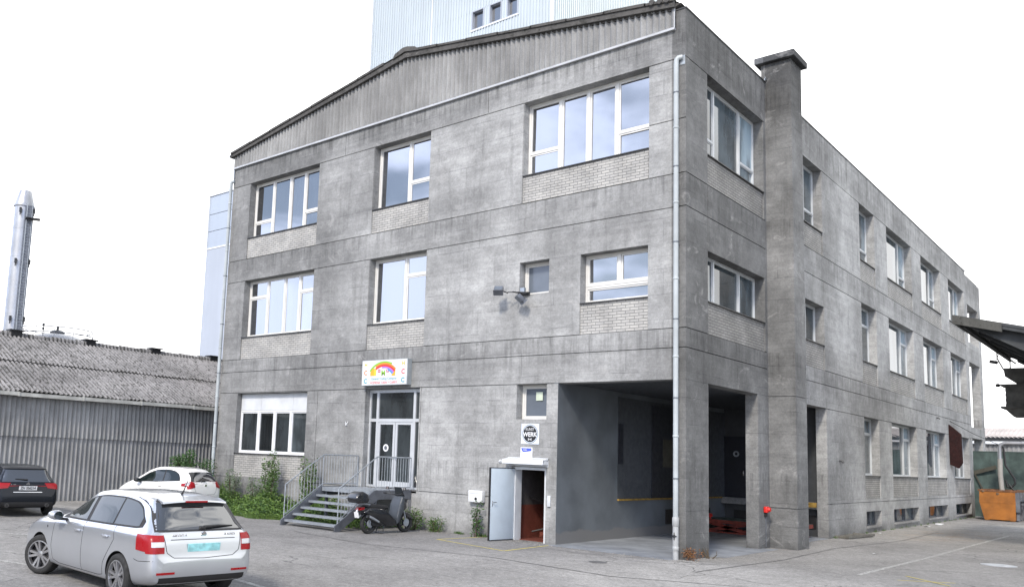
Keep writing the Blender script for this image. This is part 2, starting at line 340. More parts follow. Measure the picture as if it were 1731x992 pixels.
def stripe(pts, w, name, mat, z=.004):
    mb = MB()
    for a, b in zip(pts[:-1], pts[1:]):
        a = Vector((*a, z)); b = Vector((*b, z)); d = (b - a).normalized(); r = Vector((-d.y, d.x, 0)) * w / 2
        k = max(1, int((b - a).length / .5)); vs = []; 
        for i in range(k + 1):
            p = a + (b - a) * i / k; j = random.uniform(.82, 1.12); vs += [p - r * j, p + r * j]
        mb.add(vs, [(2 * i, 2 * i + 2, 2 * i + 3, 2 * i + 1) for i in range(k)])
    return tag(mb.build(name, mat), kind='structure')
stripe([(3.48, 1.09), (3.60, 8), (3.60, 14), (3.66, 21.0)], .12, 'parking_line', M['line_white'])
stripe([(-12.6, -11.2), (-11.77, -10.73), (-11.2, -10.4)], .11, 'parking_line', M['line_white'])
stripe([(-8.2, -13.1), (-5.8, -12.6)], .10, 'parking_line', M['line_white'])
stripe([(-3.6, -10.7), (-2.9, -10.76), (-1.2, -11.05)], .11, 'parking_line', M['line_white'])
stripe([(4.28, .9), (5.22, 1.58)], .05, 'yellow_mark', M['line_yellow'])
stripe([(4.22, 1.9), (5.25, .86)], .05, 'yellow_mark', M['line_yellow'], .008)
stripe([(-5.94, -.06), (-6.14, -1.92), (-3.5, -2.52), (-3.68, -.03)], .07, 'yellow_line', M['line_yellow'])

# ---------------------------------------------------------------- factory building
bld = empty('factory_building', label='weathered grey concrete factory with rows of windows and an open loading bay', cat='building')
J0, J1, J2, J3, J4, J5, J6 = 12.627, 9.572, 8.70, 5.613, 5.123, 4.322, 1.135
def facade(name, plane, u0, u1, z0, z1, holes, recs, grooves, vgrooves, mat, T=.35):
    P = (lambda u, d, z: (u, d, z)) if plane == 'A' else (lambda u, d, z: (-d, u, z))
    us = {u0, u1}; zs = {z0, z1}; g = .012
    for a, b, c, d in holes: us |= {a, b}; zs |= {c, d}
    for a, b, c, d, e in recs: us |= {a, b}; zs |= {c, d}
    for zc, spans in grooves: zs |= {zc - g, zc + g}; [us.update(s) for s in spans]
    for uc, a, b in vgrooves: us |= {uc - g, uc + g}; zs |= {a, b}
    us = sorted(u for u in us if u0 <= u <= u1); zs = sorted(z for z in zs if z0 <= z <= z1)
    nu, nz = len(us) - 1, len(zs) - 1; D = [[0.0] * nz for _ in range(nu)]
    for i in range(nu):
        for j in range(nz):
            u = (us[i] + us[i + 1]) / 2; z = (zs[j] + zs[j + 1]) / 2
            for zc, spans in grooves:
                if abs(z - zc) < g and any(a <= u <= b for a, b in spans): D[i][j] = .04
            for uc, a, b in vgrooves:
                if abs(u - uc) < g and a < z < b: D[i][j] = .022
            for a, b, c, d, e in recs:
                if a < u < b and c < z < d: D[i][j] = e
            for a, b, c, d in holes:
                if a < u < b and c < z < d: D[i][j] = -1
    mb = MB(); dep = lambda q: T if q < 0 else q
    for i in range(nu):
        for j in range(nz):
            d = D[i][j]; a, b, c, e = us[i], us[i + 1], zs[j], zs[j + 1]
            if d >= 0: mb.add([P(a, d, c), P(b, d, c), P(b, d, e), P(a, d, e)], [(0, 1, 2, 3)])
            if i + 1 < nu and D[i + 1][j] != d:
                x, y = dep(d), dep(D[i + 1][j]); mb.add([P(b, x, c), P(b, y, c), P(b, y, e), P(b, x, e)], [(0, 1, 2, 3)])
            if j + 1 < nz and D[i][j + 1] != d:
                x, y = dep(d), dep(D[i][j + 1]); mb.add([P(a, x, e), P(b, x, e), P(b, y, e), P(a, y, e)], [(0, 1, 2, 3)])
    o = mb.build(name, mat, bld, normals=False)
    bm = bmesh.new(); bm.from_mesh(o.data); bmesh.ops.remove_doubles(bm, verts=bm.verts[:], dist=1e-5); bmesh.ops.recalc_face_normals(bm, faces=bm.faces[:]); bm.to_mesh(o.data); bm.free()
    return o
XL = -19.15
UA = dict(w1=(-18.01, -13.95), w2=(-11.13, -8.61), w3=(-4.98, -1.02))
holesA = [UA['w1'] + (10.42, J0), UA['w2'] + (10.42, J0), UA['w3'] + (10.42, J0), UA['w1'] + (6.48, J2), UA['w2'] + (6.48, J2),
          (-5.0, -4.0, 6.875, 7.834), (-3.0, -1.02, 6.474, 7.82), (-18.01, -13.95, 2.05, 4.30), (-5.0, -4.0, 3.34, J5), (-11.05, -8.66, 1.15, J5),
          (-5.09, -3.97, 0, 2.03), (-3.64, -.32, 0, J5)]
recsA = [u + (9.586, 10.42, .06) for u in UA.values()] + [u + (J3, 6.48, .06) for u in (UA['w1'], UA['w2'], (-3.0, -1.02))] + [UA['w1'] + (J6, 2.05, .06)]
allA = [(XL, 0)]
gA = [(J0, allA), (J1, allA), (J2, allA), (J3, allA), (J4, allA), (J5, allA), (J6, [(XL, -18.01), (-13.95, -5.2)]), (11.0, [(-1.0, 0)])]
vA = [(-13.95, J1, J0), (-11.13, J1, J0), (-8.6, J1, J0), (-4.98, J1, J0), (-1.02, J1, J0), (-13.95, J3, J2), (-11.13, J3, J2), (-8.6, J3, J2), (-3.0, J3, 6.474), (-8.6, J6, J5), (-13.4, J6, J5), (-6.3, J0, 13.44), (-12.6, J0, 13.44)]
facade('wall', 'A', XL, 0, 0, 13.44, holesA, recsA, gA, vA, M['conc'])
YB = 37.2
UB = [(15.57, 17.70), (19.64, 24.02), (25.94, 30.25), (32.27, 36.5)]
holesB = [(1.32, 5.38, 10.42, J0), (1.32, 5.38, 6.48, 7.80), (9.0, 10.95, 10.42, J0), (9.0, 10.95, 6.48, 7.80), (1.32, 4.72, 0, J5), (8.9, 11.01, 0, 4.34)]
recsB = [(1.32, 5.38, 9.586, 10.42, .06), (1.32, 5.38, J3, 6.48, .06), (9.0, 10.95, 9.586, 10.42, .06), (9.0, 10.95, J3, 6.48, .06)]
for a, b in UB:
    holesB += [(a, b, 10.42, J0), (a, b, 6.48, J2), (a, b, 2.12, J5), (a, b, .22, .79)]
    recsB += [(a, b, 9.586, 10.42, .06), (a, b, J3, 6.48, .06), (a, b, 1.26, 2.12, .06)]
sp = [(0, 5.5), (6.6, YB)]
gB = [(J0, sp), (J1, sp), (J2, sp), (J3, sp), (J4, sp), (J5, [(0, 5.5), (11.0, YB)]), (J6, [(0, 1.32), (11.0, YB)])]
vB = [(15.57, J1, J0), (17.70, J1, J0), (1.32, J4, J0), (15.4, J3, J2), (10.95, J1, J0), (10.95, J3, J2), (14.0, J0, 13.93), (26, J0, 13.93), (15.0, J4, J5), (18.7, 0, J6)]
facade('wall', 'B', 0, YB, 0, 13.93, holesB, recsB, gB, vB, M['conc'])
mb = MB(); mb.box(-.36, -.005, .45, YB - .005, 13.5, 13.925); mb.box(XL + .0, XL + .3, .36, YB, 0, 13.9); mb.box(XL, -.36, YB - .3, YB, 0, 13.9)
mb.build('wall', M['conc_plain'], bld)
for q in ((-.27, -.003, .0, .5, 13.44, 13.93), (-.319, -.005, .005, 1.315, 0, J5 + .3), (-.34, -.005, 4.725, 8.895, 0, J5 + .3)): MB().box(*q).build('pier', M['conc'], bld)
MB().box(-.40, .02, -.02, YB + .02, 13.93, 13.965).build('coping', M['sill'], bld)
# brick panels and sills
def PB(plane, u0, u1, d0, d1, z0, z1): return (u0, u1, d0, d1, z0, z1) if plane == 'A' else (-d1, -d0, u0, u1, z0, z1)
def brick_panel(plane, u0, u1, z0, z1):
    MB().box(*PB(plane, u0 + .004, u1 - .012, .034, .058, z0 + .015, z1 - .03)).build('brick_panel', M['brick'], bld)
    MB().box(*PB(plane, u0 + .002, u1 - .002, -.018, .30, z1 - .03, z1 - .004)).build('sill', M['sill'], bld)
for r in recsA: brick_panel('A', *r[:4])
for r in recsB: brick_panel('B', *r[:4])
for a, b in UB: MB().box(*PB('B', a + .002, b - .002, -.05, .3, .17, .222)).build('sill', M['conc_plain'], bld)
# windows: columns = [(right edge u, [transom z])...]
def window(plane, u0, u1, z0, z1, cols, fm, gm, d=.29, name='window', pw=.06, sash=.045, blind=None):
    fr = MB(); gl = MB(); us = [u0 + .002] + [c[0] for c in cols[:-1]] + [u1 - .002]
    b = lambda *q: fr.box(*PB(plane, *q)); hw = .045; z0 += .002; z1 -= .002
    b(us[0], us[-1], d, d + .08, z0, z0 + pw); b(us[0], us[-1], d, d + .08, z1 - pw, z1)
    b(us[0], us[0] + pw, d + .001, d + .079, z0 + pw, z1 - pw); b(us[-1] - pw, us[-1], d + .001, d + .079, z0 + pw, z1 - pw)
    for u in us[1:-1]: b(u - hw, u + hw, d - .006, d + .079, z0 + pw, z1 - pw)
    for i, (_, tr) in enumerate(cols):
        a = us[i] + (pw if i == 0 else hw); c = us[i + 1] - (pw if i == len(cols) - 1 else hw)
        zz = [z0 + pw] + sorted(tr) + [z1 - pw]
        for t in sorted(tr): b(a, c, d + .002, d + .078, t - .03, t + .03)
        for k in range(len(zz) - 1):
            p = zz[k] + (.03 if k > 0 else 0); q = zz[k + 1] - (.03 if k < len(zz) - 2 else 0); s = sash
            b(a, c, d + .02, d + .07, p, p + s); b(a, c, d + .02, d + .07, q - s, q)
            b(a, a + s, d + .021, d + .069, p + s, q - s); b(c - s, c, d + .021, d + .069, p + s, q - s)
            j = [random.uniform(-.010, .010) for _ in range(3)]
            F = (lambda u, dd, z: (u, dd, z)) if plane == 'A' else (lambda u, dd, z: (-dd, u, z))
            e = d + .045; A0, A1, Z0, Z1 = a + s - .005, c - s + .005, p + s - .005, q - s + .005
            gl.add([F(A0, e + j[0], Z0), F(A1, e + j[1], Z0), F(A1, e + j[1] + j[2], Z1), F(A0, e + j[0] + j[2], Z1)], [(0, 1, 2, 3)])
    o = fr.build(name, fm, bld); gl.build('pane', gm, o)
    return o
fa, ga = M['frame'], M['glass']
window('A', -18.01, -13.95, 10.42, J0, [(-16.88, [11.05]), (-15.87, []), (-15.02, []), (0, [11.05])], fa, ga)
window('A', -11.13, -8.61, 10.42, J0, [(-9.71, []), (0, [11.17])], fa, ga)
window('A', -4.98, -1.02, 10.42, J0, [(-3.89, [11.13]), (-2.98, []), (-2.09, []), (0, [11.13])], fa, ga)
window('A', -18.01, -13.95, 6.48, J2, [(-16.88, [8.03]), (-15.87, []), (-15.02, []), (0, [8.03])], fa, ga)
window('A', -11.13, -8.61, 6.48, J2, [(-9.71, []), (0, [8.02])], fa, ga)
window('A', -5.0, -4.0, 6.875, 7.834, [(0, [])], fa, M['frost'])
o = window('A', -3.0, -1.02, 6.96, 7.82, [(-1.98, []), (0, [])], fa, ga)
window('A', -3.0, -1.02, 6.474, 6.955, [(0, [])], fa, ga)
window('A', -18.01, -13.95, 2.05, 3.66, [(-16.92, []), (-15.98, []), (-15.05, []), (0, [])], M['white'], M['glass_door'], d=.22)
mb = MB()
for a, b in ((-18.0, -16.79), (-16.78, -14.95), (-14.94, -13.96)): mb.cbox(a, b, .215, .26, 3.662, 4.29, .006)
mb.build('shutter_box', M['whitem'], bld)
o = window('A', -5.0, -4.0, 3.34, J5, [(0, [])], fa, M['frost'])
MB().box(-4.55, -4.33, .305, .313, 3.88, 4.12).build('sticker', simple('pale_green_paper', (.55, .62, .5)), o)
fb, gb = M['frame_b'], M['glass_b']
windowA = window
def window(*a, **k): k.setdefault('pw', .05); k.setdefault('sash', .028); return windowA(*a, **k)
window('B', 1.32, 5.38, 10.42, J0, [(2.40, [11.08]), (4.24, []), (0, [11.08])], fb, gb)
window('B', 1.32, 5.38, 6.48, 7.80, [(2.36, []), (4.16, []), (0, [])], fb, gb)
window('B', 9.0, 10.95, 10.42, J0, [(9.9, []), (0, [11.08])], fb, gb)
window('B', 9.0, 10.95, 6.48, 7.80, [(9.9, []), (0, [])], fb, gb)
for i, (a, b) in enumerate(UB):
    w = b - a
    for z0, z1, tr in ((10.42, J0, 11.05), (6.48, J2, 8.0), (2.12, J5, 3.72)):
        if i == 0: cols = [(a + w * .5, [tr]), (0, [tr])]
        else: cols = [(a + w * .25, [tr]), (a + w * .73, []), (0, [tr])]
        window('B', a, b, z0, z1, cols, fb, gb)
    window('B', a, b, .22, .79, [(a + w * .33, []), (a + w * .66, []), (0, [])], M['steel_dark'], M['glass_b'], d=.24, pw=.03, sash=.02, name='basement_window')
# small outlets on the side wall
for y, z in ((12.35, 2.59), (28.3, 5.0)):
    MB().tube([(0, y, z), (.10, y, z), (.13, y, z - .06)], .035, 8).build('outlet_pipe', M['dmetal'], bld, 40)
# entrance
ed = MB(); X0, X1, d = -11.048, -8.662, .22
for a, b in ((X0, X0 + .07), (-10.72, -10.62), (-9.1, -9.0), (X1 - .07, X1)): ed.box(a, b, d, d + .1, 1.17, 4.30)
for a, b in ((1.152, 1.22), (3.26, 3.36), (4.20, 4.31)): ed.box(X0, X1, d - .004, d + .104, a, b)
for a, b in ((-10.62, -9.87), (-9.85, -9.1)):
    for q, r in ((a, a + .085), (b - .085, b)): ed.box(q, r, d + .012, d + .075, 1.22, 3.26)
    for q, r in ((1.22, 1.36), (3.17, 3.26)): ed.box(a + .085, b - .085, d + .013, d + .074, q, r)
edo = ed.build('entrance_door', M['alu'], bld)
mb = MB(); mb.box(X0 + .02, X1 - .02, d + .045, d + .05, 1.2, 4.25); mb.build('pane', M['glass_door'], edo)
mb = MB()
for x in (-9.92, -9.80): mb.tube([(x, d + .01, 2.1), (x, d - .05, 2.1), (x + (.12 if x > -9.85 else -.12), d - .05, 2.1)], .014, 8)
mb.build('handle', M['chrome'], edo)
mb = MB(); mb.lathe([(.12, -.004), (.12, 0)], 'y', (-10.27, d + .04, 2.42), 24); mb.lathe([(.10, -.008), (.10, -.004)], 'y', (-10.27, d + .04, 2.42), 24); mb.build('sticker', M['white'], edo)
mb = MB(); mb.lathe([(.065, -.004), (.065, 0)], 'y', (-10.27, d + .03, 2.42), 24); mb.build('sticker', M['steel_dark'], edo)
MB().box(X0, X1, .0, .36, 1.06, 1.15).build('threshold', M['conc_plain'], bld)
# dark lobby behind the entrance sidelights is closed off by the panes; side door and its stairwell
sdm = MB(); sdm.box(-5.088, -5.01, .05, .36, 0, 2.02); sdm.box(-4.05, -3.972, .05, .36, 0, 2.02); sdm.box(-5.01, -4.05, .05, .36, 1.945, 2.02)
sdm.build('door_frame', M['whitem'], bld)
lf = MB(); lf.M = TM((-5.03, .04, 0), radians(-96)); lf.cbox(0, .98, -.045, 0, .03, 1.96, .006)
leaf = lf.build('side_door', simple('grey_white_door', (.47, .54, .60), .45, 0, .04), bld, 30)
lf.__init__(); lf.M = TM((-5.03, .04, 0), radians(-96))
lf.box(.0, .985, -.052, .007, .015, .03); lf.box(.982, .998, -.052, .007, .015, 1.98); lf.box(0, .985, -.052, .007, 1.962, 1.98)
lf.build('edge_seal', M['black'], leaf)
lf = MB(); lf.M = TM((-5.03, .04, 0), radians(-96))
for s in (-.045, 0): 
    k = -.05 if s < 0 else .05
    lf.tube([(.90, s, 1.04), (.90, s + k, 1.04), (.78, s + k, 1.04)], .010, 8); lf.box(.885, .915, min(s, s + k * .2), max(s, s + k * .2), .93, 1.08)
lf.build('handle', M['chrome'], leaf)
rm = MB(); rm.box(-5.3, -5.1, .36, 3.6, 0, 2.7); rm.box(-3.95, -3.78, .36, 3.6, 0, 2.7); rm.box(-5.3, -3.8, 3.4, 3.6, 0, 2.7); rm.box(-5.3, -3.8, .36, 3.6, 2.7, 2.8)
rm.build('stairwell', simple('dim_stairwell_wall', (.06, .055, .055), .8), bld)
rm = MB(); rm.box(-5.1, -5.095, .36, 3.4, 0, .95); rm.box(-5.095, -3.955, 3.39, 3.4, 0, 1.05)
for i in range(6): rm.box(-5.0, -4.25, 1.3 + i * .26, 1.56 + i * .26, 0, .17 * (i + 1))
rm.build('stair_steps', M['redwall'], bld)
rm = MB(); rm.tube([(-4.95, .75, 1.15), (-4.62, 1.25, .98), (-4.35, 1.5, .85), (-4.30, 1.62, .7), (-4.5, 1.62, .4)], .028, 8)
for x, y in ((-4.35, 1.45), (-4.30, 1.62)): rm.tube([(x, y, 0), (x, y, .9)], .025, 8)
rm.tube([(-5.0, .9, .2), (-4.35, 1.45, .42)], .025, 8); rm.build('handrail', M['black'], bld)
MB().box(-5.0, -4.05, .3, 3.4, .002, .02).build('mat', M['redwall'], bld)
# canopy over the side door
mb = MB(); mb.prism([(-.30, 2.10), (-.28, 2.22), (0, 2.27), (0, 2.23), (-.25, 2.18), (-.27, 2.09)], 'x', -5.24, -3.90); mb.box(-5.24, -3.9, -.02, 0, 2.04, 2.28)
mb.box(-5.24, -5.22, -.27, -.02, 2.10, 2.20); mb.box(-3.92, -3.90, -.27, -.02, 2.10, 2.20)
mb.build('door_canopy', M['whitem'], bld)
# loading bay
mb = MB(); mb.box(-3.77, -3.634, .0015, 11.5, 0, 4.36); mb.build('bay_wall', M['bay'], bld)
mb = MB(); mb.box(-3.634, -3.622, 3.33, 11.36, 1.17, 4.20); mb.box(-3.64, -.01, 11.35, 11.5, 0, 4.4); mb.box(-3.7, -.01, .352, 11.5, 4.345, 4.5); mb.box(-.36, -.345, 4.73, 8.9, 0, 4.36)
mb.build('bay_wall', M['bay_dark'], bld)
mb = MB(); mb.box(-3.622, -3.60, 5.5, 9.6, 1.175, 4.10); mb.build('dark_doorway', M['navy'], bld)  # dark navy panel painted in place of the unlit doorway opening
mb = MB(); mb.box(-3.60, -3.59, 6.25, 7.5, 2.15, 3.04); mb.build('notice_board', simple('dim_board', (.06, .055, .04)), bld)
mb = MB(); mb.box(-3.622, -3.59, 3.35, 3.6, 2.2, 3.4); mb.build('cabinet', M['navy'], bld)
for y0, y1 in ((6.5, 7.3), (9.2, 10)): MB().box(-3.634, -3.618, y0, y1, .33, .80).build('dark_niche', M['black'], bld)  # flat black boxes paint the darkness of niches in the dock wall
mb = MB(); mb.box(-3.634, -3.58, 3.33, 11.0, 1.12, 1.17); mb.box(-1.5, -.36, 10.93, 10.998, 1.0, 1.158); mb.build('edge_strip', M['yellow'], bld)
mb = MB(); mb.box(-3.634, -.36, 11.0, 11.349, .94, 1.155); mb.build('dock_ledge', M['conc_plain'], bld)
mb = MB(); mb.box(-3.63, -2.77, 11.28, 11.348, 1.17, 3.35); bdo = mb.build('bay_door', M['navy'], bld)
MB().lathe([(.11, -.006), (.11, 0)], 'y', (-3.18, 11.278, 2.72), 20).build('sticker', M['steel'], bdo)
MB().lathe([(.05, -.01), (.05, 0)], 'y', (-3.18, 11.276, 2.72), 20).build('sticker', M['navy'], bdo)
mb = MB(); mb.box(-2.93, -2.90, 11.24, 11.28, 1.95, 2.12); mb.tube([(-2.92, 11.28, 2.05), (-2.92, 11.22, 2.05), (-3.03, 11.22, 2.05)], .012, 6); mb.build('handle', M['chrome'], bdo)
mb = MB()
for x in (-3.3, -2.2, -1.2): mb.box(x, x + .7, 11.33, 11.349, .25, .72)
mb.build('dark_niche', M['black'], bld)  # black boxes again standing in for shaded niches, below the ledge
mb = MB()
for x, y in ((-.75, 10.6),): mb.tube([(x, y, 0), (x, y, 1.75)], .028, 8)
mb.tube([(-1.6, 10.62, 1.13), (-.45, 10.58, 1.13)], .03, 8); mb.tube([(-.75, 10.6, 1.05), (-.75, 10.6, 1.2)], .05, 8)
mb.build('guard_post', M['yellow'], bld)
mb = MB(); mb.box(-3.634, -.02, .02, 11.34, .001, .012); mb.add([(-3.9, -.35, .003), (-.25, -.35, .003), (-.2, .02, .012), (-3.634, .02, .012)], [(0, 1, 2, 3)])
mb.add([(-.02, 1.33, .012), (.35, 1.5, .003), (.35, 5.3, .003), (-.02, 5.0, .012)], [(0, 1, 2, 3)]); mb.build('bay_floor', M['bay_floor'], bld)
M['trim'] = simple('dull_zinc_trim', (.40, .41, .42), .5, .1, .1, 2)
# gable cladding, trim, roof
RX, RZ, RL, RLZ, RRX, RRZ = -9.72, 15.55, -19.22, 14.02, -.10, 14.10
def roofz(x): return RZ + (x - RX) * ((RLZ - RZ) / (RL - RX) if x < RX else (RRZ - RZ) / (RRX - RX))
def corr_sheet(name, mat, parent, P, u0, u1, vlist, period=.177, amp=.024, seg=6, jit=0):
    n = int((u1 - u0) / period * seg); vs = []; fs = []; nv = len(vlist)
    for i in range(n + 1):
        u = u0 + (u1 - u0) * i / n; w = amp * sin(2 * pi * (u - u0) / period)
        sh = int((u - u0) / (period * 6)); rnd = random.Random(sh * 13 + 5)
        for k, v in enumerate(vlist):
            vv = v(u) if callable(v) else v
            vs.append(P(u, vv + (rnd.uniform(-jit, jit) if k in (0, nv - 1) else 0), w + rnd.uniform(0, jit * .4)))
    for i in range(n):
        for k in range(nv - 1): fs.append((i * nv + k, (i + 1) * nv + k, (i + 1) * nv + k + 1, i * nv + k + 1))
    m = MB(); m.add(vs, fs); o = m.build(name, mat, parent, 50, False); return o
corr_sheet('gable_cladding', M['fibre'], bld, lambda u, v, w: (u, -.045 - w, v), XL + .02, -.29, [13.475, lambda u: roofz(u) - .10], amp=.038, jit=.008)
MB().box(XL, -.28, -.085, -.001, 13.405, 13.468).build('trim', M['trim'], bld)
mb = MB(); mb.bar((-.285, -.06, 13.44), (-.285, -.06, 14.0), .03, .03); mb.build('trim', M['trim'], bld)
mb = MB(); mb.prism([(RL, RLZ), (RX, RZ), (RRX - .15, roofz(RRX - .15)), (RRX - .15, roofz(RRX - .15) - .15), (RX, RZ - .17), (RL, RLZ - .13)], 'y', -.17, -.086)
mb.prism([(RL, RLZ - .02), (RX, RZ - .02), (RRX, RRZ - .02), (RRX - .3, RRZ - .16), (RX, RZ - .16), (RL + .2, RLZ - .10)], 'y', -.07, YB)
mb.build('verge', M['verge'], bld)
def roof_side(x0, x1):
    mb = MB(); per = .177; n = int(38 / per * 4); vs = []; fs = []; xs_ = [x0 + (x1 - x0) * k / 8 for k in range(9)]
    for i in range(n + 1):
        y = -.19 + i * per / 4
        for x in xs_: vs.append((x, y, roofz(x) + .045 + .028 * sin(2 * pi * i / 4)))
    for i in range(n):
        for k in range(8): fs.append((i * 9 + k, i * 9 + k + 1, (i + 1) * 9 + k + 1, (i + 1) * 9 + k))
    mb.add(vs, fs); mb.build('roof', M['verge'], bld, 60)
roof_side(RL - .05, RX); roof_side(RX, RRX - .12)
mb = MB()      # verge capping pieces, ridge cap and the stepped ends at the corner
k = 0
for i in range(16):
    a = RL + i * 1.21; b = min(a + 1.25, RRX - .15)
    if a < RX < b: continue
    if a > RRX - .3: break
    h = .035 if i % 2 else .05
    mb.prism([(a, roofz(a) + .0), (b, roofz(b) + .0), (b, roofz(b) + h + .03), (a, roofz(a) + h + .03)], 'y', -.21, -.12)
mb.prism([(RX - .55, RZ - .10), (RX, RZ + .02), (RX + .55, RZ - .09), (RX + .45, RZ + .07), (RX + .1, RZ + .17), (RX - .1, RZ + .18), (RX - .45, RZ + .06)], 'y', -.22, 0)
for x in (-.85, -.62, -.42): mb.lathe([(.08, -.24), (.09, .4)], 'y', (x, 0, roofz(x) + .05), 8)
mb.build('verge_cap', M['verge'], bld)
mb = MB(); mb.box(RL - .13, RL + .02, -.12, YB, RLZ - .10, RLZ + .02); mb.tube([(RL - .06, -.16, RLZ - .02), (RL - .06, -.1, RLZ - .06)], .07, 8); mb.build('gutter', M['sill'], bld)
# chimney
mb = MB(); c = .011
for a, b in ((0, J6), (J6, J5), (J5, 14.5)): mb.box(-.05, .76, 5.58, 6.53, a + (c if a else 0), b - c)
mb.box(-.12, .735, 5.605, 6.505, 0, 14.5); cho = mb.build('chimney', M['conc'], bld)
mb = MB(); mb.cbox(-.27, .91, 5.43, 6.66, 14.5, 14.70, .02); mb.build('chimney_cap', M['conc_dark'], cho)
mb = MB(); mb.tube([(.06, 5.56, 13.98), (.06, 5.45, 14.02), (.06, 5.40, 13.96), (.06, 5.38, 13.9)], .02, 6); mb.build('bracket', M['steel'], cho)
# drainpipes
def drain(x, y, z0, z1, r, wall):
    mb = MB(); mb.tube([(x, y, z0), (x, y, z1), (x + .01, y + .0, z1 + .09), (x + .05, y + .02, z1 + .14), (x + .14, y + .06, z1 + .15)], [r, r, r, r, r], 16)
    for z in np.arange(z0 + 1.9, z1, 1.95): mb.lathe([(r + .001, 0), (r + .010, .01), (r + .010, .05), (r + .001, .06)], 'z', (x, y, z), 16)
    o = mb.build('drainpipe', M['pipe'], bld, 50)
    mb = MB()
    for z in np.arange(z0 + .9, z1, 1.95): mb.lathe([(r + .005, 0), (r + .012, .002), (r + .012, .028), (r + .005, .03)], 'z', (x, y, z), 12); mb.box(x - .012, x + .012, y, wall, z, z + .03)
    mb.build('pipe_clamp', M['steel_dark'], o); return o
do = drain(-.215, -.105, 1.0, 12.45, .062, 0)
mb = MB(); mb.tube([(-.215, -.105, 0), (-.215, -.105, 1.0)], .070, 16); mb.lathe([(.07, .78), (.08, .79), (.08, .98), (.07, 1.0)], 'z', (-.215, -.105, 0), 16); mb.lathe([(.07, .2), (.078, .21), (.078, .30), (.07, .31)], 'z', (-.215, -.105, 0), 16); mb.build('pipe_foot', M['pipe_end'], do, 50)
mb = MB(); mb.lathe([(.028, -.1), (.035, -.10), (.035, -.07), (.028, -.07)], 'y', (-.215, -.1, .55), 14, True); mb.box(-.22, -.21, -.20, -.16, .46, .64); mb.box(-.25, -.15, -.185, -.175, .545, .56); mb.build('inspection_cap', M['dmetal'], do)
MB().box(-.17, -.02, -.012, -.001, 12.42, 12.66).build('pipe_plate', M['steel'], do)
do = drain(XL - .04, -.10, .3, 12.75, .066, 0)
mb = MB(); mb.tube([(XL + .06, -.05, 12.9), (XL + .02, -.04, 13.9)], .018, 8); mb.build('pipe_clamp', M['steel'], do)
# frame of open concrete bays past the end of the building
fr = MB(); fr.box(-.45, -.003, 40.9, 41.75, 0, 13.7)
for a, b in ((12.1, 13.75), (8.75, 9.9), (4.4, 5.0)): fr.box(-.42, -.006, YB + .004, 40.9, a, b)
fr.box(-.40, -.015, YB + .004, 37.6, 0, 13.72); fr.box(-2.2, -.5, 41.0, 41.7, 12.2, 13.6)
tag(fr.build('concrete_frame', M['conc']), 'open concrete frame of posts and beams standing past the far end of the factory', 'frame')
# ---------------------------------------------------------------- corrugated shed on the left
shed = empty('corrugated_shed', (-22.3, 0, 0), label='long low shed of grey corrugated fibre cement with a mossy roof', cat='shed')
def SP(f): return lambda u, v, w: tuple(a - b for a, b in zip(f(u, v, w), (-22.3, 0, 0)))
SY0, SY1 = -36, 12
def sheet_rows(name, mat, f, v0, v1, per=.177, amp=.034, jit=.01, sheets=5, seg=6):
    # individual overlapping sheets, each with its own tilt and slip
    mb = MB(); y = SY0; k = 0
    while y < SY1:
        n = seg * sheets; rnd = random.Random(k * 7 + int(v0 * 100)); da, db, off = rnd.uniform(-jit, jit), rnd.uniform(-jit, jit), rnd.uniform(0, jit)
        vs = []
        for i in range(n + 2):
            u = y + i * per / seg; w = amp * sin(2 * pi * i / seg)
            for v, t in ((v0 + da, .012), ((v0 + v1) / 2, 0), (v1 + db, -.012)): vs.append(f(u, v, w + t + off + (.004 if k % 2 else 0)))
        b = [(i * 3 + j, (i + 1) * 3 + j, (i + 1) * 3 + j + 1, i * 3 + j + 1) for i in range(n + 1) for j in (0, 1)]
        mb.add(vs, b); y += n * per / seg; k += 1
    return mb.build(name, mat, shed, 50, False)
sheet_rows('wall_cladding', M['fibre_wall'], SP(lambda u, v, w: (-22.3 + w, u, v)), 2.34, 3.86)
sheet_rows('wall_cladding', M['fibre_wall'], SP(lambda u, v, w: (-22.325 + w, u, v)), -.05, 2.42)
ex, ez, rx_, rz_ = -22.02, 3.93, -27.3, 6.52
sl = Vector((rx_ - ex, 0, rz_ - ez)); sn = Vector((rz_ - ez, 0, -(rx_ - ex))).normalized()
def RF(f0):
    return lambda u, v, w: (ex + 22.3 + sl.x * v + sn.x * (w + f0), u, ez + sl.z * v + sn.z * (w + f0))
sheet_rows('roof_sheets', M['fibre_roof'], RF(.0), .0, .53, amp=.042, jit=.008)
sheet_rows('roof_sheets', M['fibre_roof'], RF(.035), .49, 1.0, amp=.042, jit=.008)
mb = MB(); mb.M = Matrix.Translation((22.3, 0, 0))
mb.prism([(-27.3, 6.45), (-32.6, 3.9), (-32.6, 0), (-22.45, 0), (-22.45, 3.75), (-22.1, 3.86)], 'y', SY0 + .1, SY1 - .1); mb.build('shed_core', M['sill'], shed)
mb = MB(); y = SY0; k = 0
while y < SY1:
    mb.box(.20, .36, y, y + 2.42, 3.765 + (k % 3) * .008, 3.90 + (k % 3) * .008); mb.box(.19, .375, y + 2.40, y + 2.46, 3.76, 3.925); y += 2.45; k += 1
mb.build('eaves_board', simple('dirty_white_board', (.42, .42, .39), .7, 0, .18, 2), shed)
mb = MB(); y = SY0; k = 0
while y < SY1:
    mb.lathe([(.13, y), (.15, y + .02), (.12, y + 1.1)], 'y', (-5.0, 0, 6.53 + (k % 3) * .012), 10); y += 1.06; k += 1
mb.build('ridge_cap', M['fibre_roof'], shed, 50)
